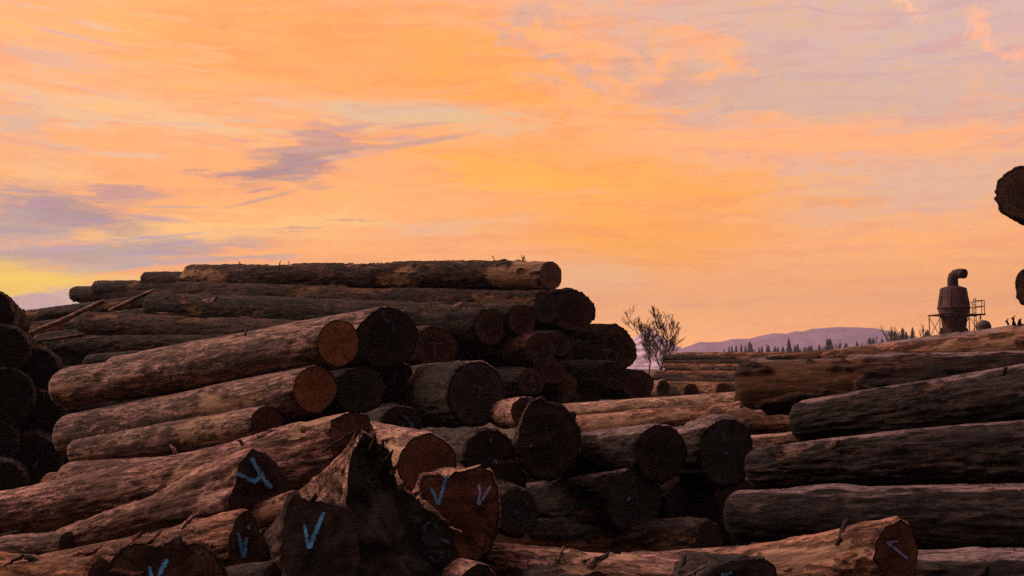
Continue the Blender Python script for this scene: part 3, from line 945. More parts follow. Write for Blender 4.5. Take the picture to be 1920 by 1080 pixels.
LOG('broad dark butt with a chalk T and a pale pink top', (893, 738, 9.2), 61, ('dir', -0.9, 2.9, -0.1), 56, 'dark', 'grey', GB, peel=.15, lump=.4, nA=(0.50, -0.86, 0), strip=(104, 30),
    marks=[('pale', 3, [[(888, 722), (904, 728)], [(900, 728), (897, 747)]])])
LOG('black log in the gap under the pale stack', (560, 800, 10.4), 34, (170, 880, 12.0), 30, 'black', 'dark', GB)
LOG('blackened butt smeared with blue below the grey butt', (750, 800, 8.4), 40, (560, 850, 10.4), 36, 'dark', 'dark', GB, nA=(0.3, -0.95, 0),
    marks=[('faint', 9, [[(755, 778), (768, 788), (773, 802), (768, 814)], [(745, 790), (758, 797)]])])

# ------------------------------------------------------------------ black butts at the western edge
GG = 'black log butts in shadow'
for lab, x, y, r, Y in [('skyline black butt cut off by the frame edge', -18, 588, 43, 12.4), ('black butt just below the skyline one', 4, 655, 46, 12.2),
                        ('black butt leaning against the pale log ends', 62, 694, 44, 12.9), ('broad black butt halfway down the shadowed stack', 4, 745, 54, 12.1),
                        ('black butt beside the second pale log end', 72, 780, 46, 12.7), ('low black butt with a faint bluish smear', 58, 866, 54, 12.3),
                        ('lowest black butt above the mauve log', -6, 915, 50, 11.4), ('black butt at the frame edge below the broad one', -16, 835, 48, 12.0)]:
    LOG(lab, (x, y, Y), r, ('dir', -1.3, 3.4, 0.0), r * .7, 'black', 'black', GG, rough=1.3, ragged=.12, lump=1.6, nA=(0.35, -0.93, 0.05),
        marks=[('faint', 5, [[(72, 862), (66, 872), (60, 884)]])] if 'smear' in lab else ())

# ------------------------------------------------------------------ jumbled foreground, west
GC = 'split and jumbled logs in the foreground'
LOG('thick flared log with a torn red brown butt', (664, 850, 6.9), 62, (-70, 978, 7.9), 38, 'pink', 'torn', GC, peel=.16, rough=1.4, nA=(0.72, -0.69, 0.1), flare=1.6, ragged=.12,
    poly=[(625, 785), (650, 770), (680, 774), (702, 795), (708, 830), (692, 880), (665, 925), (640, 916), (622, 872), (616, 820)], stubs=2)
LOG('log with a dark pointed end sprayed with a blue Y', (484, 900, 6.3), 44, (112, 1014, 7.1), 19, 'pink', 'dark', GC, peel=.2, rough=1.6, flare=1.3, nA=(0.55, -0.83, 0.05),
    poly=[(472, 838), (500, 848), (522, 872), (540, 900), (536, 935), (510, 955), (470, 950), (428, 958), (424, 940), (440, 905), (445, 872)],
    marks=[('blue', 9, [[(471, 857), (484, 882), (496, 900), (509, 915)], [(445, 888), (462, 895), (475, 902), (488, 896)]])])
LOG('orange log with a narrow dark end and a blue V', (465, 1015, 5.7), 48, (40, 1085, 6.5), 34, 'orange', 'dim', GC, peel=.3, rough=1.5, flare=1.0, nA=(0.5, -0.85, 0.05),
    poly=[(452, 958), (466, 956), (478, 968), (492, 1000), (508, 1030), (505, 1055), (475, 1068), (440, 1062), (424, 1042), (428, 1005), (440, 975)],
    marks=[('blue', 7, [[(446, 998), (452, 1025), (456, 1046)], [(462, 1008), (458, 1046)]]), ('lilac', 6, [[(468, 984), (466, 992)]])])
LOG('wide lobed brown butt with a blue V cut by the frame bottom', (314, 1086, 5.0), 108, ('dir', -0.5, 1.5, -0.75), 80, 'rust', 'dim', GC, peel=.1, flare=.9, nA=(0.05, -1, 0.06),
    poly=[(198, 1090), (204, 1050), (222, 1024), (250, 1014), (272, 1018), (290, 1024), (306, 1018), (322, 1008), (338, 1008), (350, 1020), (372, 1014), (398, 1030), (418, 1050), (428, 1085), (420, 1140), (320, 1180), (220, 1150)],
    marks=[('blue', 8, [[(280, 1062), (285, 1088)], [(314, 1048), (304, 1066), (294, 1090)]])])
LOG('dark brown lobed butt bearing the longest blue V, against the grey stump', (598, 1020, 4.8), 62, ('dir', -0.55, 2.0, -0.3), 50, 'rust', 'lobe', GC, peel=.15, rough=1.4, flare=.7,
    nA=(-0.10, -0.98, 0.12), lump=.6,
    poly=[(526, 985), (536, 946), (552, 924), (566, 926), (584, 936), (604, 933), (624, 942), (642, 946), (662, 962), (676, 1000), (680, 1050), (664, 1100), (600, 1140), (545, 1110), (520, 1050)],
    marks=[('blue', 8, [[(571, 984), (575, 1010), (579, 1028)], [(608, 960), (594, 992), (580, 1028)]])])
STUMP = LOG('huge grey root flare with a torn dark spike and smeared blue scribbles', (752, 1040, 5.05), 84, ('dir', -0.55, 1.9, -0.2), 70, 'pink', 'mottle', GC, name='root_flared_log', peel=.2, rough=1.7, flare=1.5,
    nA=(0.20, -0.97, 0.12), lump=.5, relief=2.2,
    poly=[(640, 1000), (648, 955), (650, 910), (654, 870), (660, 842), (668, 828), (676, 812), (683, 802), (690, 814), (702, 818), (712, 834), (726, 838), (738, 852), (730, 870), (734, 888), (744, 905),
          (776, 926), (800, 950), (836, 975), (858, 1002), (866, 1060), (860, 1140), (790, 1200), (700, 1200), (650, 1120)],
    marks=[('faint', 10, [[(806, 978), (796, 988), (794, 1008), (803, 1022)], [(812, 980), (822, 992)], [(826, 1010), (842, 1018)], [(806, 1042), (816, 1052), (826, 1048), (828, 1036)]])])
LOG('dark log in the shade under the narrow blue V butt', (530, 1092, 5.0), 42, (330, 1120, 5.9), 38, 'dark', 'dim', GC, rough=1.2)
LOG('red brown double butt bearing two blue V marks', (872, 965, 5.5), 70, ('dir', -0.35, 2.2, -0.1), 66, 'orange', 'red', GC, peel=.3, rough=1.5, flare=1.2, nA=(0.12, -0.99, 0.05),
    poly=[(782, 905), (795, 890), (822, 886), (838, 896), (852, 882), (872, 880), (890, 876), (904, 868), (922, 884), (936, 915), (940, 960), (934, 1000), (920, 1035), (896, 1056), (856, 1050), (826, 1000), (800, 950)],
    marks=[('blue', 7, [[(808, 914), (815, 930), (822, 946)], [(840, 890), (832, 910), (823, 946)]]), ('lilac', 5, [[(898, 908), (900, 925), (896, 946)], [(921, 910), (910, 928), (897, 947)]])])
LOG('rounded brown butt behind the mossy spike', (802, 872, 6.3), 58, ('dir', -0.9, 2.2, 0.0), 46, 'pink', 'brown', GC, peel=.4, lump=.6, nA=(0.3, -0.95, 0))
LOG('greyish log with a dark end and a blue dab', (920, 856, 6.9), 52, (730, 842, 8.6), 34, 'slate', 'dark', GC, peel=.05, nA=(0.42, -0.9, 0),
    marks=[('blue', 7, [[(931, 862), (926, 874), (922, 882)]]), ('pale', 4, [[(921, 821), (920, 829)]])])
LOG('giant black butt standing tall in the middle', (1028, 830, 6.9), 62, ('dir', 0.05, 2.4, -0.12), 54, 'black', 'dark', GC, nA=(0.22, -0.97, 0),
    poly=[(975, 790), (984, 768), (996, 750), (1014, 745), (1028, 754), (1056, 762), (1074, 778), (1086, 806), (1088, 840), (1076, 872), (1056, 892), (1030, 902), (1000, 896), (978, 874), (966, 840), (968, 812)],
    marks=[('pale', 5, [[(993, 836), (999, 833)]]), ('faint', 3, [[(1006, 798), (1003, 806)], [(1024, 798), (1026, 815)]])])
LOG('tan log stub behind the giant black butt', (985, 772, 8.6), 28, (940, 778, 9.3), 26, 'pink', 'dim', GC, peel=.3)
LOG('black log in the hollow beside the red brown butt', (968, 962, 6.4), 44, ('dir', -0.6, 2.4, 0.0), 36, 'black', 'slate', GC, nA=(0.25, -0.96, 0),
    marks=[('faint', 6, [[(966, 965), (972, 953)], [(984, 940), (989, 946)], [(994, 976), (993, 986)]])])
LOG('black log under the greyish dark ended one', (950, 905, 6.9), 42, ('dir', -0.8, 2.4, 0.0), 36, 'black', 'dark', GC)
LOG('mauve log lying low at the frame edge', (128, 1020, 6.9), 24, (-80, 1036, 7.3), 24, 'mauve', 'dim', GC, peel=.1)
LOG('dark log in the shade under the blue Y log', (430, 1010, 6.9), 36, (40, 1050, 7.6), 32, 'dark', 'dark', GC, rough=1.3)
LOG('reddish log at the bottom corner among bark scraps', (190, 1085, 5.7), 34, (-90, 1075, 6.3), 34, 'red', 'dim', GC, peel=.3, rough=1.6)
LOG('orange split log between the blue V butts', (556, 942, 6.1), 24, (330, 1030, 6.9), 22, 'orange', 'dim', GC, peel=.5, rough=1.4)
LOG('black log in the shade between the blue Y and the stump', (600, 960, 6.7), 46, (380, 1000, 7.5), 40, 'black', 'dark', GC)
STICK('grey stick lying across the torn red butt', [(604, 846, 6.4), (640, 824, 6.35), (680, 798, 6.3)], [2.5, 3, 1.6], BARK['slate'], cat='stick')
STICK('orange splinter board above the rounded brown butt', [(714, 826, 6.6), (745, 821, 6.6), (792, 816, 6.7)], [5, 5, 1.5], BARK['orange'], 'splinter', 'splinter', .6)
STICK('tan splinter slipping down between the painted butts', [(786, 932, 4.86), (806, 952, 4.84), (831, 974, 4.82)], [2, 6, 2], BARK['tan'], 'splinter', 'splinter', .8)
STICK('thin twig poking out from the double butt', [(844, 988, 5.3), (858, 994, 5.25), (868, 999, 5.2)], [1.5, 1.2, 2], BARK['tan'], 'twig', 'twig')
STICK('yellow split scrap on the bottom corner logs', [(84, 1056, 6.0), (120, 1046, 6.0), (151, 1036, 6.0)], [3, 8, 6], BARK['tan'], 'wood_sliver', 'sliver', .5)
STICK('crooked dark branch in the bottom corner', [(6, 1062, 5.9), (44, 1042, 5.9), (62, 1050, 5.9), (90, 1064, 5.9)], [2, 4, 6, 4], BARK['black'], 'branch', 'branch')

# ------------------------------------------------------------------ middle of the yard
GD = 'logs in the middle of the yard'
LOG('slim tan peeled pole, the farther of the two', (1386, 748, 11.0), 14, (1020, 776, 13.0), 16, 'tan', 'pink', GD, peel=.3, lump=.5)
LOG('thicker tan peeled pole, the nearer of the two', (1398, 772, 10.2), 20, (1060, 802, 12.0), 22, 'orange', 'pink', GD, peel=.4, lump=.5)
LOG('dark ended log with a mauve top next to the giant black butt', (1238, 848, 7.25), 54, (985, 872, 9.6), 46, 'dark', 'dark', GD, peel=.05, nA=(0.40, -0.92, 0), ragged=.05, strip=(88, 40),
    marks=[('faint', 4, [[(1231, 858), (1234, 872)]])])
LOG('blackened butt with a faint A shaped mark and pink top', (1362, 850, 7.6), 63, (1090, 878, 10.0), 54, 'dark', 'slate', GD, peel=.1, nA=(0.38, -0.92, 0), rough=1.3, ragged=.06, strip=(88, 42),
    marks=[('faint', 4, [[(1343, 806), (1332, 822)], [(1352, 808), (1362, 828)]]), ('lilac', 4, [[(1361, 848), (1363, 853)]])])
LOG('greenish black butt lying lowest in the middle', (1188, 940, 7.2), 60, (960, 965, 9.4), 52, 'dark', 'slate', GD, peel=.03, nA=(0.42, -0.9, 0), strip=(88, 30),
    marks=[('lilac', 4, [[(1180, 932), (1178, 939)]])])
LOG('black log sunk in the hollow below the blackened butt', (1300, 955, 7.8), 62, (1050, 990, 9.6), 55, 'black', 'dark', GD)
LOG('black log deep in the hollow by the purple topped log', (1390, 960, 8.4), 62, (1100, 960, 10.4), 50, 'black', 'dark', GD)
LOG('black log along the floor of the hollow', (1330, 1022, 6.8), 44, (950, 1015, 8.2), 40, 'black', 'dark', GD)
LOG('rusty log stub under the patchy barked log', (1392, 790, 9.2), 24, (1640, 778, 8.6), 26, 'orange', 'dim', GD, peel=.2)
LOG('thin mauve log wedged beside the blackened butt', (1405, 832, 8.6), 17, (1600, 820, 8.2), 20, 'pink', 'dim', GD, peel=.3)
LOG('black log in the crack above the tapered long log', (1420, 860, 9.2), 36, (1700, 850, 8.8), 36, 'black', 'dark', GD)
LOG('black log under the two tan poles', (1300, 800, 10.8), 26, (1000, 830, 12.6), 26, 'black', 'dark', GD)

# ------------------------------------------------------------------ long logs to the east
GE = 'long logs stacked on the east side'


def ELOG(label, A, rA, B, rB, *a, **k):     # the tapered end shows on the west, body runs out of frame
    return LOG(label, B, rB, A, rA, *a, **k)


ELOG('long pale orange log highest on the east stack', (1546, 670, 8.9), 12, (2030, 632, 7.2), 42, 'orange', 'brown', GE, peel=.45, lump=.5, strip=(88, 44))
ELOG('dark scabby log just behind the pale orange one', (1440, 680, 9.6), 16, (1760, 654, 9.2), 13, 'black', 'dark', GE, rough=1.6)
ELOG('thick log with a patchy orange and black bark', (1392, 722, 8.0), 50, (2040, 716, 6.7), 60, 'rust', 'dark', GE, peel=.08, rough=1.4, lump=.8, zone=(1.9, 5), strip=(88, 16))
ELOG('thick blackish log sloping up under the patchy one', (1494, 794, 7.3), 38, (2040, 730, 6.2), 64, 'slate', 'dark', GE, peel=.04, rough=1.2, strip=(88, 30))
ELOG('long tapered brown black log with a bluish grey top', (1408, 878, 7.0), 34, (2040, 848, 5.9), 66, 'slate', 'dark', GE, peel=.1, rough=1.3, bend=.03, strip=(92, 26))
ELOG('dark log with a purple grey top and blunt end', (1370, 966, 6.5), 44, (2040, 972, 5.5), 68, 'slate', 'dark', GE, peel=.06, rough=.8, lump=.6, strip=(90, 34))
ELOG('black log in the shade beneath the purple topped log', (1440, 1050, 6.6), 40, (2040, 1064, 5.7), 46, 'black', 'dark', GE)
LOG('split log with an orange end bearing a light blue arrow', (1685, 1040, 4.7), 60, (1330, 1082, 5.6), 40, 'orange', 'red', GE, peel=.5, rough=1.8, flare=.8, nA=(0.55, -0.83, 0.05),
    poly=[(1690, 972), (1706, 980), (1718, 1000), (1725, 1030), (1720, 1075), (1712, 1110), (1680, 1120), (1655, 1080), (1632, 1050), (1642, 1010), (1658, 985)],
    marks=[('lilac', 5, [[(1684, 1015), (1662, 1017), (1680, 1030), (1702, 1048)]])])
LOG('small black butt with a blue dab at the frame bottom', (1398, 1088, 4.6), 62, ('dir', -0.3, 1.2, -0.3), 50, 'black', 'dark', GE, nA=(0.1, -0.99, 0.1), flare=.6, rough=1.2,
    poly=[(1318, 1078), (1330, 1068), (1352, 1056), (1370, 1048), (1392, 1048), (1410, 1044), (1444, 1046), (1460, 1060), (1470, 1100), (1400, 1140), (1330, 1120)],
    marks=[('blue', 8, [[(1352, 1078), (1372, 1073)]])])
LOG('pink barked log lying low across the middle foreground', (1345, 1088, 5.0), 36, (914, 1050, 5.7), 30, 'pink', 'dim', GE, peel=.2, rough=1.8, ragged=.1)
LOG('scaly pink log behind the low foreground one', (1480, 1046, 5.9), 26, (1180, 1060, 6.3), 20, 'pink', 'dim', GE, peel=.2, rough=1.8)
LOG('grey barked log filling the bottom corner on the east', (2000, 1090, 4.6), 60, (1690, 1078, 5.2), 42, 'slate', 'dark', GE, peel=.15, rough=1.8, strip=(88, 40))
LOG('black peaked butt just cut by the frame bottom', (1118, 1098, 4.6), 44, ('dir', -0.3, 1.2, -0.25), 36, 'black', 'dark', GE, nA=(0.1, -0.99, 0.1), flare=.6,
    poly=[(1082, 1080), (1110, 1068), (1126, 1067), (1150, 1082), (1160, 1110), (1120, 1140), (1084, 1120)])
LOG('dark log with a pink rim next to the grey stump', (896, 1092, 4.9), 34, ('dir', -0.5, 1.2, -0.1), 28, 'pink', 'dark', GE, nA=(0.2, -0.97, 0))

GH = 'high logs jutting in from the east edge'
hk = dict(bark='rust', end='dim', group=GH, rough=.7, ragged=.02, lump=.5)
LOG('ragged butt hanging against the sky at the frame edge', (1925, 362, 6.6), 53, ('dir', 1.9, 2.6, 0.0), 46, peel=.1, nA=(-0.35, -0.93, 0),
    stubs=2, **hk)
LOG('dark butt just showing at the frame edge above the pale log', (1955, 538, 6.7), 47, ('dir', 1.9, 2.6, 0.0), 42, peel=.1, nA=(-0.35, -0.93, 0), **hk)
for lab, x, y in [('butt stacked between the two at the frame edge', 2012, 450), ('butt stacked below the two at the frame edge', 2010, 625)]:
    LOG(lab, (x, y, 6.9), 48, ('dir', 1.9, 2.6, 0.0), 42, peel=.1, nA=(-0.35, -0.93, 0), **hk)

# ------------------------------------------------------------------ low stack far behind, in the gap
GF = 'thin logs of the low far stack'
rt0 = random.Random(3)
far_rows = [('top reddish log', 1258, 667), ('dark second log', 1252, 673), ('rusty third log', 1247, 680), ('thin fourth log', 1243, 686), ('fifth log, streaked with rust,', 1240, 693),
            ('dark sixth log', 1236, 700), ('seventh log down', 1233, 707), ('eighth log down', 1230, 714), ('ninth log down', 1227, 722), ('tenth log down', 1224, 730), ('lowest log', 1222, 739)]
for k, (lab, x, y) in enumerate(far_rows):
    LOG(lab + ' of the low far stack', (1480, y + rt0.uniform(-3, 4), 33 - k * .3), 5.5, (x + rt0.uniform(-9, 12), y + rt0.uniform(-1.5, 1.5), 36 - k * .3), rt0.uniform(4.2, 7), ('red', 'black', 'rust', 'red', 'dark')[k % 5], 'dim', GF, peel=.12, rough=1.3)
LOG('small pale topped log end before the low far stack', (1244, 729, 24), 15, ('dir', -1.2, 2.4, 0), 13, 'tan', 'dim', GF, peel=.3)
LOG('dull brown log end in front of the low far stack', (1296, 735, 25), 17, ('dir', -1.2, 2.4, 0), 14, 'rust', 'dim', GF)
LOG('round brown log end nearest the two tan poles', (1356, 736, 24.5), 18, ('dir', -1.2, 2.4, 0), 15, 'red', 'brown', GF)


# ------------------------------------------------------------------ twigs and shoots on top of the pile
def twig_clump(label, base, h, n, seed, spread=.6):
    r = random.Random(seed)
    V, Fc = [], []

    def grow(p, d, l, rad, lev):
        q = [p]
        for k in range(3):
            d = (d + Vector((r.uniform(-.3, .3), r.uniform(-.3, .3), r.uniform(-.1, .25)))).normalized()
            q.append(q[-1] + d * l / 3)
        v, f = tube(q, [rad, rad * .8, rad * .6, rad * .35], 5, len(V))
        V.extend(v)
        Fc.extend(f)
        if lev:
            for k in range(2):
                grow(q[r.choice((1, 2))], (d + Vector((r.uniform(-1, 1), r.uniform(-.6, .6), r.uniform(-.2, .9)))).normalized(), l * .55, rad * .55, lev - 1)
    for k in range(n):
        grow(Vector((r.uniform(-.1, .1), 0, -0.03)), Vector((r.uniform(-spread, spread), r.uniform(-.3, .3), 1)).normalized(), h * r.uniform(.6, 1), .012, 2)
    o = mesh_obj('twig', V, Fc, BARK['dark'])
    o.location = P(*base)
    tag(o, label, 'twig')


twig_clump('broken twig standing on the pale end of the topmost log', (985, 489, 16.6), .17, 3, 3)
twig_clump('thin curled shoot on the skyline of the topmost log', (537, 496, 19.4), .12, 1, 5)
twig_clump('tuft of bark strips on the skyline near the far end', (480, 497, 20), .06, 2, 6)
twig_clump('single fine stem upright on the topmost log', (932, 488, 17.1), .14, 1, 8, .05)
twig_clump('dry stems sprouting on the pale orange log', (1905, 604, 7.5), .09, 5, 9)


# ------------------------------------------------------------------ bare trees and treeline
def simple_mat(name, a, b2, s, rough=.9):
    m, t, b = new_mat(name)
    oc = t.node('ShaderNodeTexCoord').outputs['Object']
    f = t.noise(oc, s, 5, .65)
    t.l.new(t.mix(t.ramp(f, .35, .65), a, b2), b.inputs['Base Color'])
    b.inputs['Roughness'].default_value = rough
    return m


M_TWIG = simple_mat('bare_tree_bark', c(.045, .03, .025), c(.11, .075, .055), 3)
M_FIR = simple_mat('fir_needles', c(.025, .035, .025), c(.06, .065, .05), .6)


def bare_tree(label, px, ybase, ytop, Y, seed, lean=0.0, group=None, levels=4, spread=.36, trunk_px=3.6, tall=True):
    r = random.Random(seed)
    base = P(px, ybase, Y / S)
    base.z = 0
    top = P(px, ytop, Y / S).z
    H = top
    u = Y / F
    TV, TF, V, Fc = [], [], [], []
    root = empty('bare_tree', base, label, 'tree', group)

    def branch(p, d, l, rad, lev, to):
        q = [p]
        n = 5
        for k in range(n):
            d = (d + Vector((r.uniform(-.2, .2), r.uniform(-.2, .2), .03 + .03 * (lev < levels)))).normalized()
            q.append(q[-1] + d * l / n)
        rd = [max(rad * (1 - .13 * k), (.27 if levels > 3 else .35) * u) for k in range(n + 1)]
        vv, ff = (TV, TF) if to else (V, Fc)
        v, f = tube(q, rd, 7 if to else 4, len(vv), to)
        vv.extend(v)
        ff.extend(f)
        if lev > 0:
            for k in range(15 if (tall and to) else 3 if lev > 1 else 4):
                j = r.choice((2, 3, 4, 5)) if not to else r.choice((2, 3, 4, 5, 5))
                nd = (d + Vector((r.uniform(-1, 1), r.uniform(-1, 1), r.uniform(.1, .7))) * spread).normalized()
                branch(q[j], nd, l * (r.uniform(.2, .34) if (tall and to) else r.uniform(.5, .75)), rd[j] * .55, lev - 1, False)
    branch(Vector((0, 0, -.1)), Vector((lean, 0, 1)).normalized(), H * (.85 if tall else .5), trunk_px * u * .5, levels, True)
    zmax = max(v.z for v in V)
    k = H / zmax
    for vv in (TV, V):
        for v in vv:
            v.z *= k
    mesh_obj('trunk', TV, TF, M_TWIG, root)
    mesh_obj('crown', V, Fc, M_TWIG, root)
    return root


GT = 'bare trees beside the snowy mountain'
bare_tree('bare tree farthest toward the log pile', 1217, 700, 600, 150, 11, -.05, GT)
bare_tree('forked bare tree in front of the mountain peak', 1232, 700, 588, 146, 23, -.05, GT)
bare_tree('tallest bare tree of the clump', 1246, 700, 571, 152, 31, .02, GT)
bare_tree('bare tree with wide branches beyond the tallest', 1257, 700, 573, 148, 47, .05, GT)


def conifer(px, ytop, Y, seed, wide, label, group):
    r = random.Random(seed)
    base = P(px, 690, Y / S)
    base.z = 0
    H = P(px, ytop, Y / S).z
    root = empty('fir_tree', base, label, 'tree', group)
    v, f = tube([(0, 0, -.2), (0, 0, H * .5), (0, 0, H * .98)], [H * .018, H * .012, H * .003], 6)
    mesh_obj('trunk', v, f, M_TWIG, root)
    V, Fc = [], []
    for k in range(26):
        z = H * (.12 + .88 * k / 26)
        w2 = H * wide * 1.5 * (1 - k / 26) ** .75 * r.uniform(.75, 1.15) + H * .01
        for q in range(13):
            a = r.uniform(0, 6.283)
            l = w2 * r.uniform(.6, 1.1)
            dx2, dy2 = math.cos(a), math.sin(a)
            n = len(V)
            hh = H * .035
            V += [(0, 0, z + hh), (dx2 * l * .6 - dy2 * l * .28, dy2 * l * .6 + dx2 * l * .28, z - hh * .1), (dx2 * l, dy2 * l, z - hh * r.uniform(.4, 1.3)),
                  (dx2 * l * .6 + dy2 * l * .28, dy2 * l * .6 - dx2 * l * .28, z - hh * .1)]
            Fc.append((n, n + 1, n + 2, n + 3))
    mesh_obj('crown', V, Fc, M_FIR, root, smooth_on=False)


GN = 'dark firs along the far treeline'
rt = random.Random(5)
for (x, y) in [(1367, 647), (1373, 644), (1381, 648), (1389, 645), (1396, 650), (1404, 643), (1411, 646), (1421, 652), (1430, 650), (1437, 645), (1443, 648),
               (1452, 652), (1460, 650), (1468, 652), (1477, 637), (1483, 646), (1490, 648), (1499, 645), (1507, 650), (1515, 648), (1524, 650), (1540, 644), (1553, 638), (1558, 636),
               (1575, 641), (1590, 643), (1608, 640), (1632, 630), (1638, 634), (1655, 634), (1672, 618), (1678, 622), (1695, 616), (1702, 620), (1711, 614), (1735, 622), (1741, 618)]:
    conifer(x + rt.uniform(-3, 3), y + rt.uniform(-4, 3), (520 if x < 1530 else 420) * rt.uniform(.92, 1.08), rt.randint(0, 9999), rt.uniform(.10, .26), 'dark pointed fir in the distant treeline under the ridge', GN)
GM = 'leafless trees in the far treeline'
for (x, y) in [(1412, 652), (1500, 652), (1518, 652), (1530, 648), (1546, 648), (1566, 642), (1582, 645), (1600, 642), (1615, 643), (1624, 640), (1645, 632), (1652, 628), (1662, 612), (1670, 610), (1684, 624), (1690, 620), (1706, 622), (1720, 630), (1733, 605), (1746, 626)]:
    bare_tree('bushy leafless tree in the distant treeline', x, 690, y, (500 if x < 1530 else 400) * rt.uniform(.92, 1.08), rt.randint(0, 9999), rt.uniform(-.1, .1), GM, 3, .6, 2.2, tall=False)


for k in range(34):
    x = rt.uniform(1300, 1765)
    y = np.interp(x, [1300, 1370, 1500, 1600, 1680, 1765], [668, 655, 655, 649, 634, 630]) + rt.uniform(-2, 8)
    if k % 2:
        conifer(x, y, rt.uniform(420, 520), rt.randint(0, 9999), rt.uniform(.2, .36), 'dark pointed fir in the distant treeline under the ridge', GN)
    else:
        bare_tree('bushy leafless tree in the distant treeline', x, 690, y, rt.uniform(400, 520), rt.randint(0, 9999), rt.uniform(-.1, .1), GM, 3, .7, 2.0, tall=False)


# ------------------------------------------------------------------ rusty cyclone separator and round topped tank
M_RUST = simple_mat('rusted_sheet_steel', c(.018, .011, .012), c(.085, .027, .022), .9, .7)
M_STEEL = simple_mat('rusted_angle_steel', c(.16, .085, .03), c(.26, .15, .06), 2, .7)
CY = 112.0
cu = CY / F


def lathe(prof, n=40):
    V, Fc = [], []
    for (r, z) in prof:
        for q in range(n):
            a = 2 * math.pi * q / n
            V.append((r * math.cos(a), r * math.sin(a), z))
    for k in range(len(prof) - 1):
        for q in range(n):
            Fc.append((k * n + q, k * n + (q + 1) % n, (k + 1) * n + (q + 1) % n, (k + 1) * n + q))
    return V, Fc


def cz(py):
    return P(1790, py, CY / S).z


cyc_x = P(1789, 600, CY / S).x
cyc = empty('cyclone_separator', (cyc_x, CY, 0), 'rusty red dust cyclone with a gooseneck pipe on a railed platform', 'dust cyclone')
pr = [(.02, cz(538) + .25), (10 * cu, cz(536)), (22 * cu, cz(540)), (22.6 * cu, cz(541)), (28 * cu, cz(575)), (28.6 * cu, cz(576)), (28.6 * cu, cz(579)), (26 * cu, cz(590)), (26.5 * cu, cz(591)), (26.5 * cu, cz(594)),
      (23.5 * cu, cz(596)), (19.5 * cu, cz(626)), (12 * cu, cz(670)), (9 * cu, cz(690)), (8.5 * cu, cz(715))]
v, f = lathe(pr)
mesh_obj('body', v, f, M_RUST, cyc)
cv, cf = [], []
for q in range(8):                                    # welded seams as thin standing strips
    a = 2 * math.pi * (q + .3) / 8
    pts = [(22.9 * cu * math.cos(a), 22.9 * cu * math.sin(a), cz(541)), (28.3 * cu * math.cos(a), 28.3 * cu * math.sin(a), cz(575))]
    v, f = tube(pts, [.05, .05], 4, len(cv))
    cv += v
    cf += f
mesh_obj('seam_strips', cv, cf, M_RUST, cyc)
for (rr2, zz2) in ((28.7, 577.5), (26.2, 592.5)):
    v, f = lathe([(rr2 * cu - .06, cz(zz2) + .07), (rr2 * cu + .07, cz(zz2) + .06), (rr2 * cu + .07, cz(zz2) - .06), (rr2 * cu - .06, cz(zz2) - .07)])
    mesh_obj('band', v, f, M_RUST, cyc)
lv, lf = [], []
for sx in (29.5, 33):
    v, f = tube([(sx * cu, -20 * cu, 0), (sx * cu, -20 * cu, cz(560))], [.04, .04], 5, len(lv))
    lv += v; lf += f
for k in range(22):
    z2 = .5 + k * (cz(565) - .5) / 22
    v, f = tube([(29.5 * cu, -20 * cu, z2), (33 * cu, -20 * cu, z2)], [.025, .025], 4, len(lv))
    lv += v; lf += f
mesh_obj('ladder', lv, lf, M_STEEL, cyc)
gp = [(0, 0, cz(540)), (-.5 * cu, 0, cz(531)), (-.8 * cu, -.3 * cu, cz(524)), (.6 * cu, -1.5 * cu, cz(518)), (4 * cu, -4 * cu, cz(514.5)), (8 * cu, -8 * cu, cz(513.5)), (12 * cu, -13 * cu, cz(514)), (14.5 * cu, -18 * cu, cz(515))]
gp = [Vector(p) for p in gp]
v, f = tube(gp, [9.8 * cu, 9.8 * cu, 9.7 * cu, 9.6 * cu, 9.4 * cu, 9.3 * cu, 9.2 * cu, 9.2 * cu], 20, cap=False)
gk = mesh_obj('gooseneck_pipe', v, f, M_RUST, cyc)
gk.modifiers.new('wall', 'SOLIDIFY').thickness = 0.06


def box(V, Fc, x0, x1, y0, y1, z0, z1):
    n = len(V)
    V += [(x, y, z) for x in (x0, x1) for y in (y0, y1) for z in (z0, z1)]
    Fc += [(n, n + 1, n + 3, n + 2), (n + 4, n + 6, n + 7, n + 5), (n, n + 4, n + 5, n + 1), (n + 2, n + 3, n + 7, n + 6), (n, n + 2, n + 6, n + 4), (n + 1, n + 5, n + 7, n + 3)]


bx, bf = [], []
hw = 38 * cu
box(bx, bf, -hw, -27 * cu, -hw * .8, hw * .8, cz(592), cz(589.5))
box(bx, bf, 27 * cu, hw + 9 * cu, -hw * .8, hw * .8, cz(592), cz(589.5))
box(bx, bf, -27 * cu, 27 * cu, -hw * .8, -27.5 * cu, cz(592), cz(589.5))
box(bx, bf, -27 * cu, 27 * cu, 27.5 * cu, hw * .8, cz(592), cz(589.5))
mesh_obj('platform', bx, bf, M_RUST, cyc, False)
for sx in (-37 * cu, 39 * cu):
    for sy in (-26 * cu, 26 * cu):
        v, f = tube([(sx, sy, 0), (sx, sy, cz(592))], [.055, .055], 6)
        mesh_obj('leg', v, f, M_STEEL, cyc)
for sx, ex in ((-37 * cu, -18 * cu), (39 * cu, 20 * cu)):
    for sy in (-26 * cu, 26 * cu):
        v, f = tube([(sx, sy, cz(594)), (ex, sy, cz(628)), (sx, sy, cz(662))], [.035] * 3, 5)
        mesh_obj('brace', v, f, M_STEEL, cyc)
        v, f = tube([(ex, sy, cz(598)), (sx, sy, cz(632))], [.035] * 2, 5)
        mesh_obj('brace', v, f, M_STEEL, cyc)
rv, rf = [], []
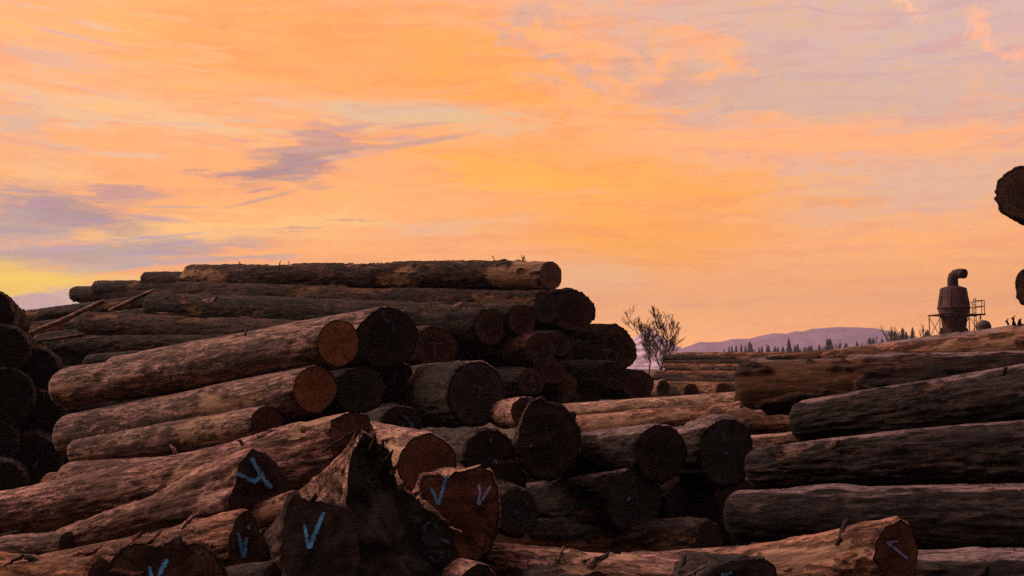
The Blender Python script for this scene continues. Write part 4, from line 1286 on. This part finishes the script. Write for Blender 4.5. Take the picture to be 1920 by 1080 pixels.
for sy in (-27 * cu, 27 * cu):
    for zz in (565, 576):
        v, f = tube([(26 * cu, sy, cz(zz)), (46 * cu, sy, cz(zz))], [.04, .04], 5, len(rv))
        rv += v; rf += f
    for sx in (41 * cu, 46 * cu):
        v, f = tube([(sx, sy, cz(590)), (sx, sy, cz(565))], [.04, .04], 5, len(rv))
        rv += v; rf += f
for zz in (565, 576):
    v, f = tube([(46 * cu, -27 * cu, cz(zz)), (46 * cu, 27 * cu, cz(zz))], [.04, .04], 5, len(rv))
    rv += v; rf += f
mesh_obj('railing', rv, rf, M_STEEL, cyc)
for sx in (-20 * cu, 26 * cu):
    hv, hf = lathe([(.02, cz(614)), (3.5 * cu, cz(616)), (5 * cu, cz(624)), (5 * cu, 0)], 14)
    hv = [(x + sx, y + 10 * cu, z) for x, y, z in hv]
    mesh_obj('duct', hv, hf, M_RUST, cyc)

TY = 100.0
tu = TY / F
tx = P(1845, 612, TY / S)
tank = empty('storage_tank', (tx.x, TY, 0), 'dark round topped tank peeping over the pale orange log', 'tank')
zt = P(1845, 612, TY / S).z
prt = [(.01, zt + 12 * tu)] + [(12.5 * tu * math.sin(a), zt + 12 * tu * math.cos(a)) for a in np.linspace(.15, math.pi / 2, 9)] + [(12.5 * tu, 0.0)]
v, f = lathe(prt, 28)
mesh_obj('shell', v, f, simple_mat('dark_painted_steel', c(.035, .025, .025), c(.06, .04, .038), 2, .6), tank)
v, f = lathe([(12.9 * tu, zt + .06), (13 * tu, zt), (12.9 * tu, zt - .06)], 28)
mesh_obj('band', v, f, M_RUST, tank)

# ------------------------------------------------------------------ bark scraps lying on the logs, moss on the stump
bpy.context.view_layer.update()
deps = bpy.context.evaluated_depsgraph_get()


def hit(px, py):
    ok, loc, nor, idx, ob, mx = sc.ray_cast(deps, Vector((0, 0, CAMZ)), ray(px, py).normalized())
    return (loc, nor) if ok and loc.y < 40 else (None, None)


def scrap(px, py, lpx, wpx, ang, mat, seed):
    loc, nor = hit(px, py)
    if loc is None or nor.z < .25: return
    r = np.random.default_rng(seed)
    u = loc.y / F
    l, wd = lpx * u, wpx * u
    d = Vector((math.cos(ang), 0.25, math.sin(ang)))
    t1 = (d - nor * d.dot(nor)).normalized()
    t2 = nor.cross(t1)
    n, mth = 12, 5
    V = []
    for side in (0, 1):
        for i in range(n):
            f = i / (n - 1) * 2 - 1
            ww = wd * (1 - abs(f) ** 2.5) * (0.7 + 0.6 * r.random()) + 0.1 * wd
            for j in range(mth):
                g = j / (mth - 1) * 2 - 1
                h = 0.008 + 0.006 * f * f - 0.22 * wd * g * g + (0.004 if side else -0.004) + r.uniform(-.002, .002)
                V.append(t1 * (f * l * .5) + t2 * (g * ww * .5 + 0.12 * l * math.sin(2.2 * f + seed)) + nor * h)
    Fc = []
    for side in (0, 1):
        o = side * n * mth
        for i in range(n - 1):
            for j in range(mth - 1):
                q = (o + i * mth + j, o + (i + 1) * mth + j, o + (i + 1) * mth + j + 1, o + i * mth + j + 1)
                Fc.append(q if side else q[::-1])
    o = n * mth
    rim = [i * mth for i in range(n)] + [(n - 1) * mth + j for j in range(1, mth)] + [i * mth + mth - 1 for i in range(n - 2, -1, -1)] + [j for j in range(mth - 2, 0, -1)]
    for a2, b2 in zip(rim, rim[1:] + rim[:1]):
        Fc.append((a2, b2, o + b2, o + a2))
    ob = mesh_obj('bark_scrap', V, Fc, BARK[mat])
    ob.location = loc
    tag(ob, 'loose curled scrap of bark lying on the logs', 'bark scrap', 'bark scraps scattered on the logs')


spots = []
rs = random.Random(12)
for (x0, x1, y0, y1, n2, mats2) in [(0, 430, 1000, 1075, 22, ('red', 'pink', 'mauve', 'black', 'tan')), (230, 480, 880, 1000, 9, ('black', 'pink', 'tan')), (560, 740, 780, 830, 5, ('black', 'red', 'orange')),
                                    (920, 1330, 1030, 1075, 16, ('pink', 'mauve', 'black', 'rust')), (1400, 1660, 985, 1070, 10, ('pink', 'black', 'tan')), (1730, 1915, 1040, 1078, 9, ('slate', 'mauve', 'rust')),
                                    (740, 860, 850, 960, 6, ('black', 'mauve', 'tan')), (1420, 1900, 700, 960, 14, ('slate', 'black', 'mauve')), (150, 900, 505, 620, 16, ('rust', 'mauve', 'orange', 'dark')),
                                    (120, 520, 650, 850, 8, ('mauve', 'dark'))]:
    for q in range(max(3, int(n2 * .4))):
        spots.append((rs.uniform(x0, x1), rs.uniform(y0, y1), rs.uniform(22, 70), rs.uniform(8, 18), rs.uniform(.0, .3), rs.choice(mats2)))
for k, sp in enumerate(spots):
    scrap(*sp, 500 + k)

SI = STUMP.matrix_world.inverted()
for (x0, y0, x1, y1, wd) in [(660, 850, 668, 806, 7), (672, 835, 683, 792, 8), (684, 830, 692, 800, 6), (696, 845, 704, 812, 7), (708, 852, 720, 824, 7), (722, 868, 738, 842, 6), (733, 890, 748, 868, 6),
                             (745, 920, 762, 902, 7), (655, 880, 658, 848, 6), (770, 935, 790, 920, 6), (560, 940, 556, 918, 7), (585, 940, 592, 924, 6), (612, 948, 622, 932, 6), (800, 960, 822, 950, 6)]:
    yy = 4.93 + rs.uniform(.0, .22)
    a2, b2 = SI @ P(x0, y0, yy), SI @ P(x1, y1, yy + rs.uniform(-.05, .1))
    m2 = a2.lerp(b2, .55) + Vector((rs.uniform(-.01, .01), rs.uniform(-.01, .01), 0))
    u2 = yy * S / F
    v, f = tube([a2, m2, b2], [wd * u2, wd * .7 * u2, wd * .12 * u2], 5)
    mesh_obj('splinter', v, f, BARK[rs.choice(('black', 'dark', 'rust'))], STUMP, False)
sfV, sfF = [], []
SI = STUMP.matrix_world.inverted()
nu, nv2 = 26, 16
q00, q10, q01, q11 = P(548, 934, 5.6), P(667, 824, 5.12), P(640, 962, 5.2), P(662, 880, 5.06)
for lay in (0, 1):
    for a2 in range(nu):
        for b2 in range(nv2):
            fu, fv = a2 / (nu - 1), b2 / (nv2 - 1)
            p = q00.lerp(q10, fu).lerp(q01.lerp(q11, fu), fv)
            g = float(fbm(np.array([fu * 2.5]), np.array([fv * 14]), np.array([0.3]), 77, 4)[0]) - .5
            p = p + Vector((-.04, -.06, .04)) * g * 2 + (Vector((.12, .35, -.12)) if lay else Vector((0, 0, 0)))
            sfV.append(SI @ p)
for lay in (0, 1):
    o = lay * nu * nv2
    for a2 in range(nu - 1):
        for b2 in range(nv2 - 1):
            q = (o + a2 * nv2 + b2, o + (a2 + 1) * nv2 + b2, o + (a2 + 1) * nv2 + b2 + 1, o + a2 * nv2 + b2 + 1)
            sfF.append(q if lay else q[::-1])
o = nu * nv2
rim = [a2 * nv2 for a2 in range(nu)] + [(nu - 1) * nv2 + b2 for b2 in range(1, nv2)] + [a2 * nv2 + nv2 - 1 for a2 in range(nu - 2, -1, -1)] + [b2 for b2 in range(nv2 - 2, 0, -1)]
for a2, b2 in zip(rim, rim[1:] + rim[:1]):
    sfF.append((a2, b2, o + b2, o + a2))
mesh_obj('split_face', sfV, sfF, BARK['pink'], STUMP)
MOSS = simple_mat('dark_moss', c(.010, .012, .007), c(.035, .04, .018), 30)
mV, mF = [], []
SI = STUMP.matrix_world.inverted()
for q in range(700):
    t2 = rs.random()
    x = (682 + 60 * t2 + rs.gauss(0, 16)) if t2 < .75 else rs.uniform(720, 800)
    y = (815 + 110 * t2 + rs.gauss(0, 16)) if t2 < .75 else 905 + (x - 740) * .5 + rs.gauss(0, 12)
    loc, nor = hit(x, y)
    if loc is None or loc.y > 4.9 * S + 1.2: continue
    p = SI @ (loc + nor * rs.uniform(0, .012))
    l = rs.uniform(.005, .013)
    d1 = Vector((rs.uniform(-1, 1), rs.uniform(-1, 1), rs.uniform(-2.5, 2.5))).normalized() * l * 1.6
    d2 = Vector((rs.uniform(-1, 1), rs.uniform(-1, 1), rs.uniform(-1, 1))).normalized() * l * .7
    n2 = len(mV)
    mV += [p - d1, p + d2, p + d1, p - d2]
    mF.append((n2, n2 + 1, n2 + 2, n2 + 3))
tag(mesh_obj('moss', mV, mF, MOSS, STUMP, False), kind='stuff')

# ------------------------------------------------------------------ evening haze
HAZE = 0.00020
hm = bpy.data.materials.new('evening_haze')
hm.use_nodes = True
ht = hm.node_tree
ht.nodes.clear()
pv = ht.nodes.new('ShaderNodeVolumePrincipled')
pv.inputs['Color'].default_value = (.80, .72, .92, 1)
pv.inputs['Density'].default_value = HAZE
pv.inputs['Anisotropy'].default_value = 0.2
ho = ht.nodes.new('ShaderNodeOutputMaterial')
ht.links.new(pv.outputs[0], ho.inputs['Volume'])
bx, bf = [], []
box(bx, bf, -2600, 2600, -400, 3200, -2, 200)
hz = mesh_obj('haze', bx, bf, hm, None, False)
tag(hz, 'thin evening haze over the valley', kind='stuff')
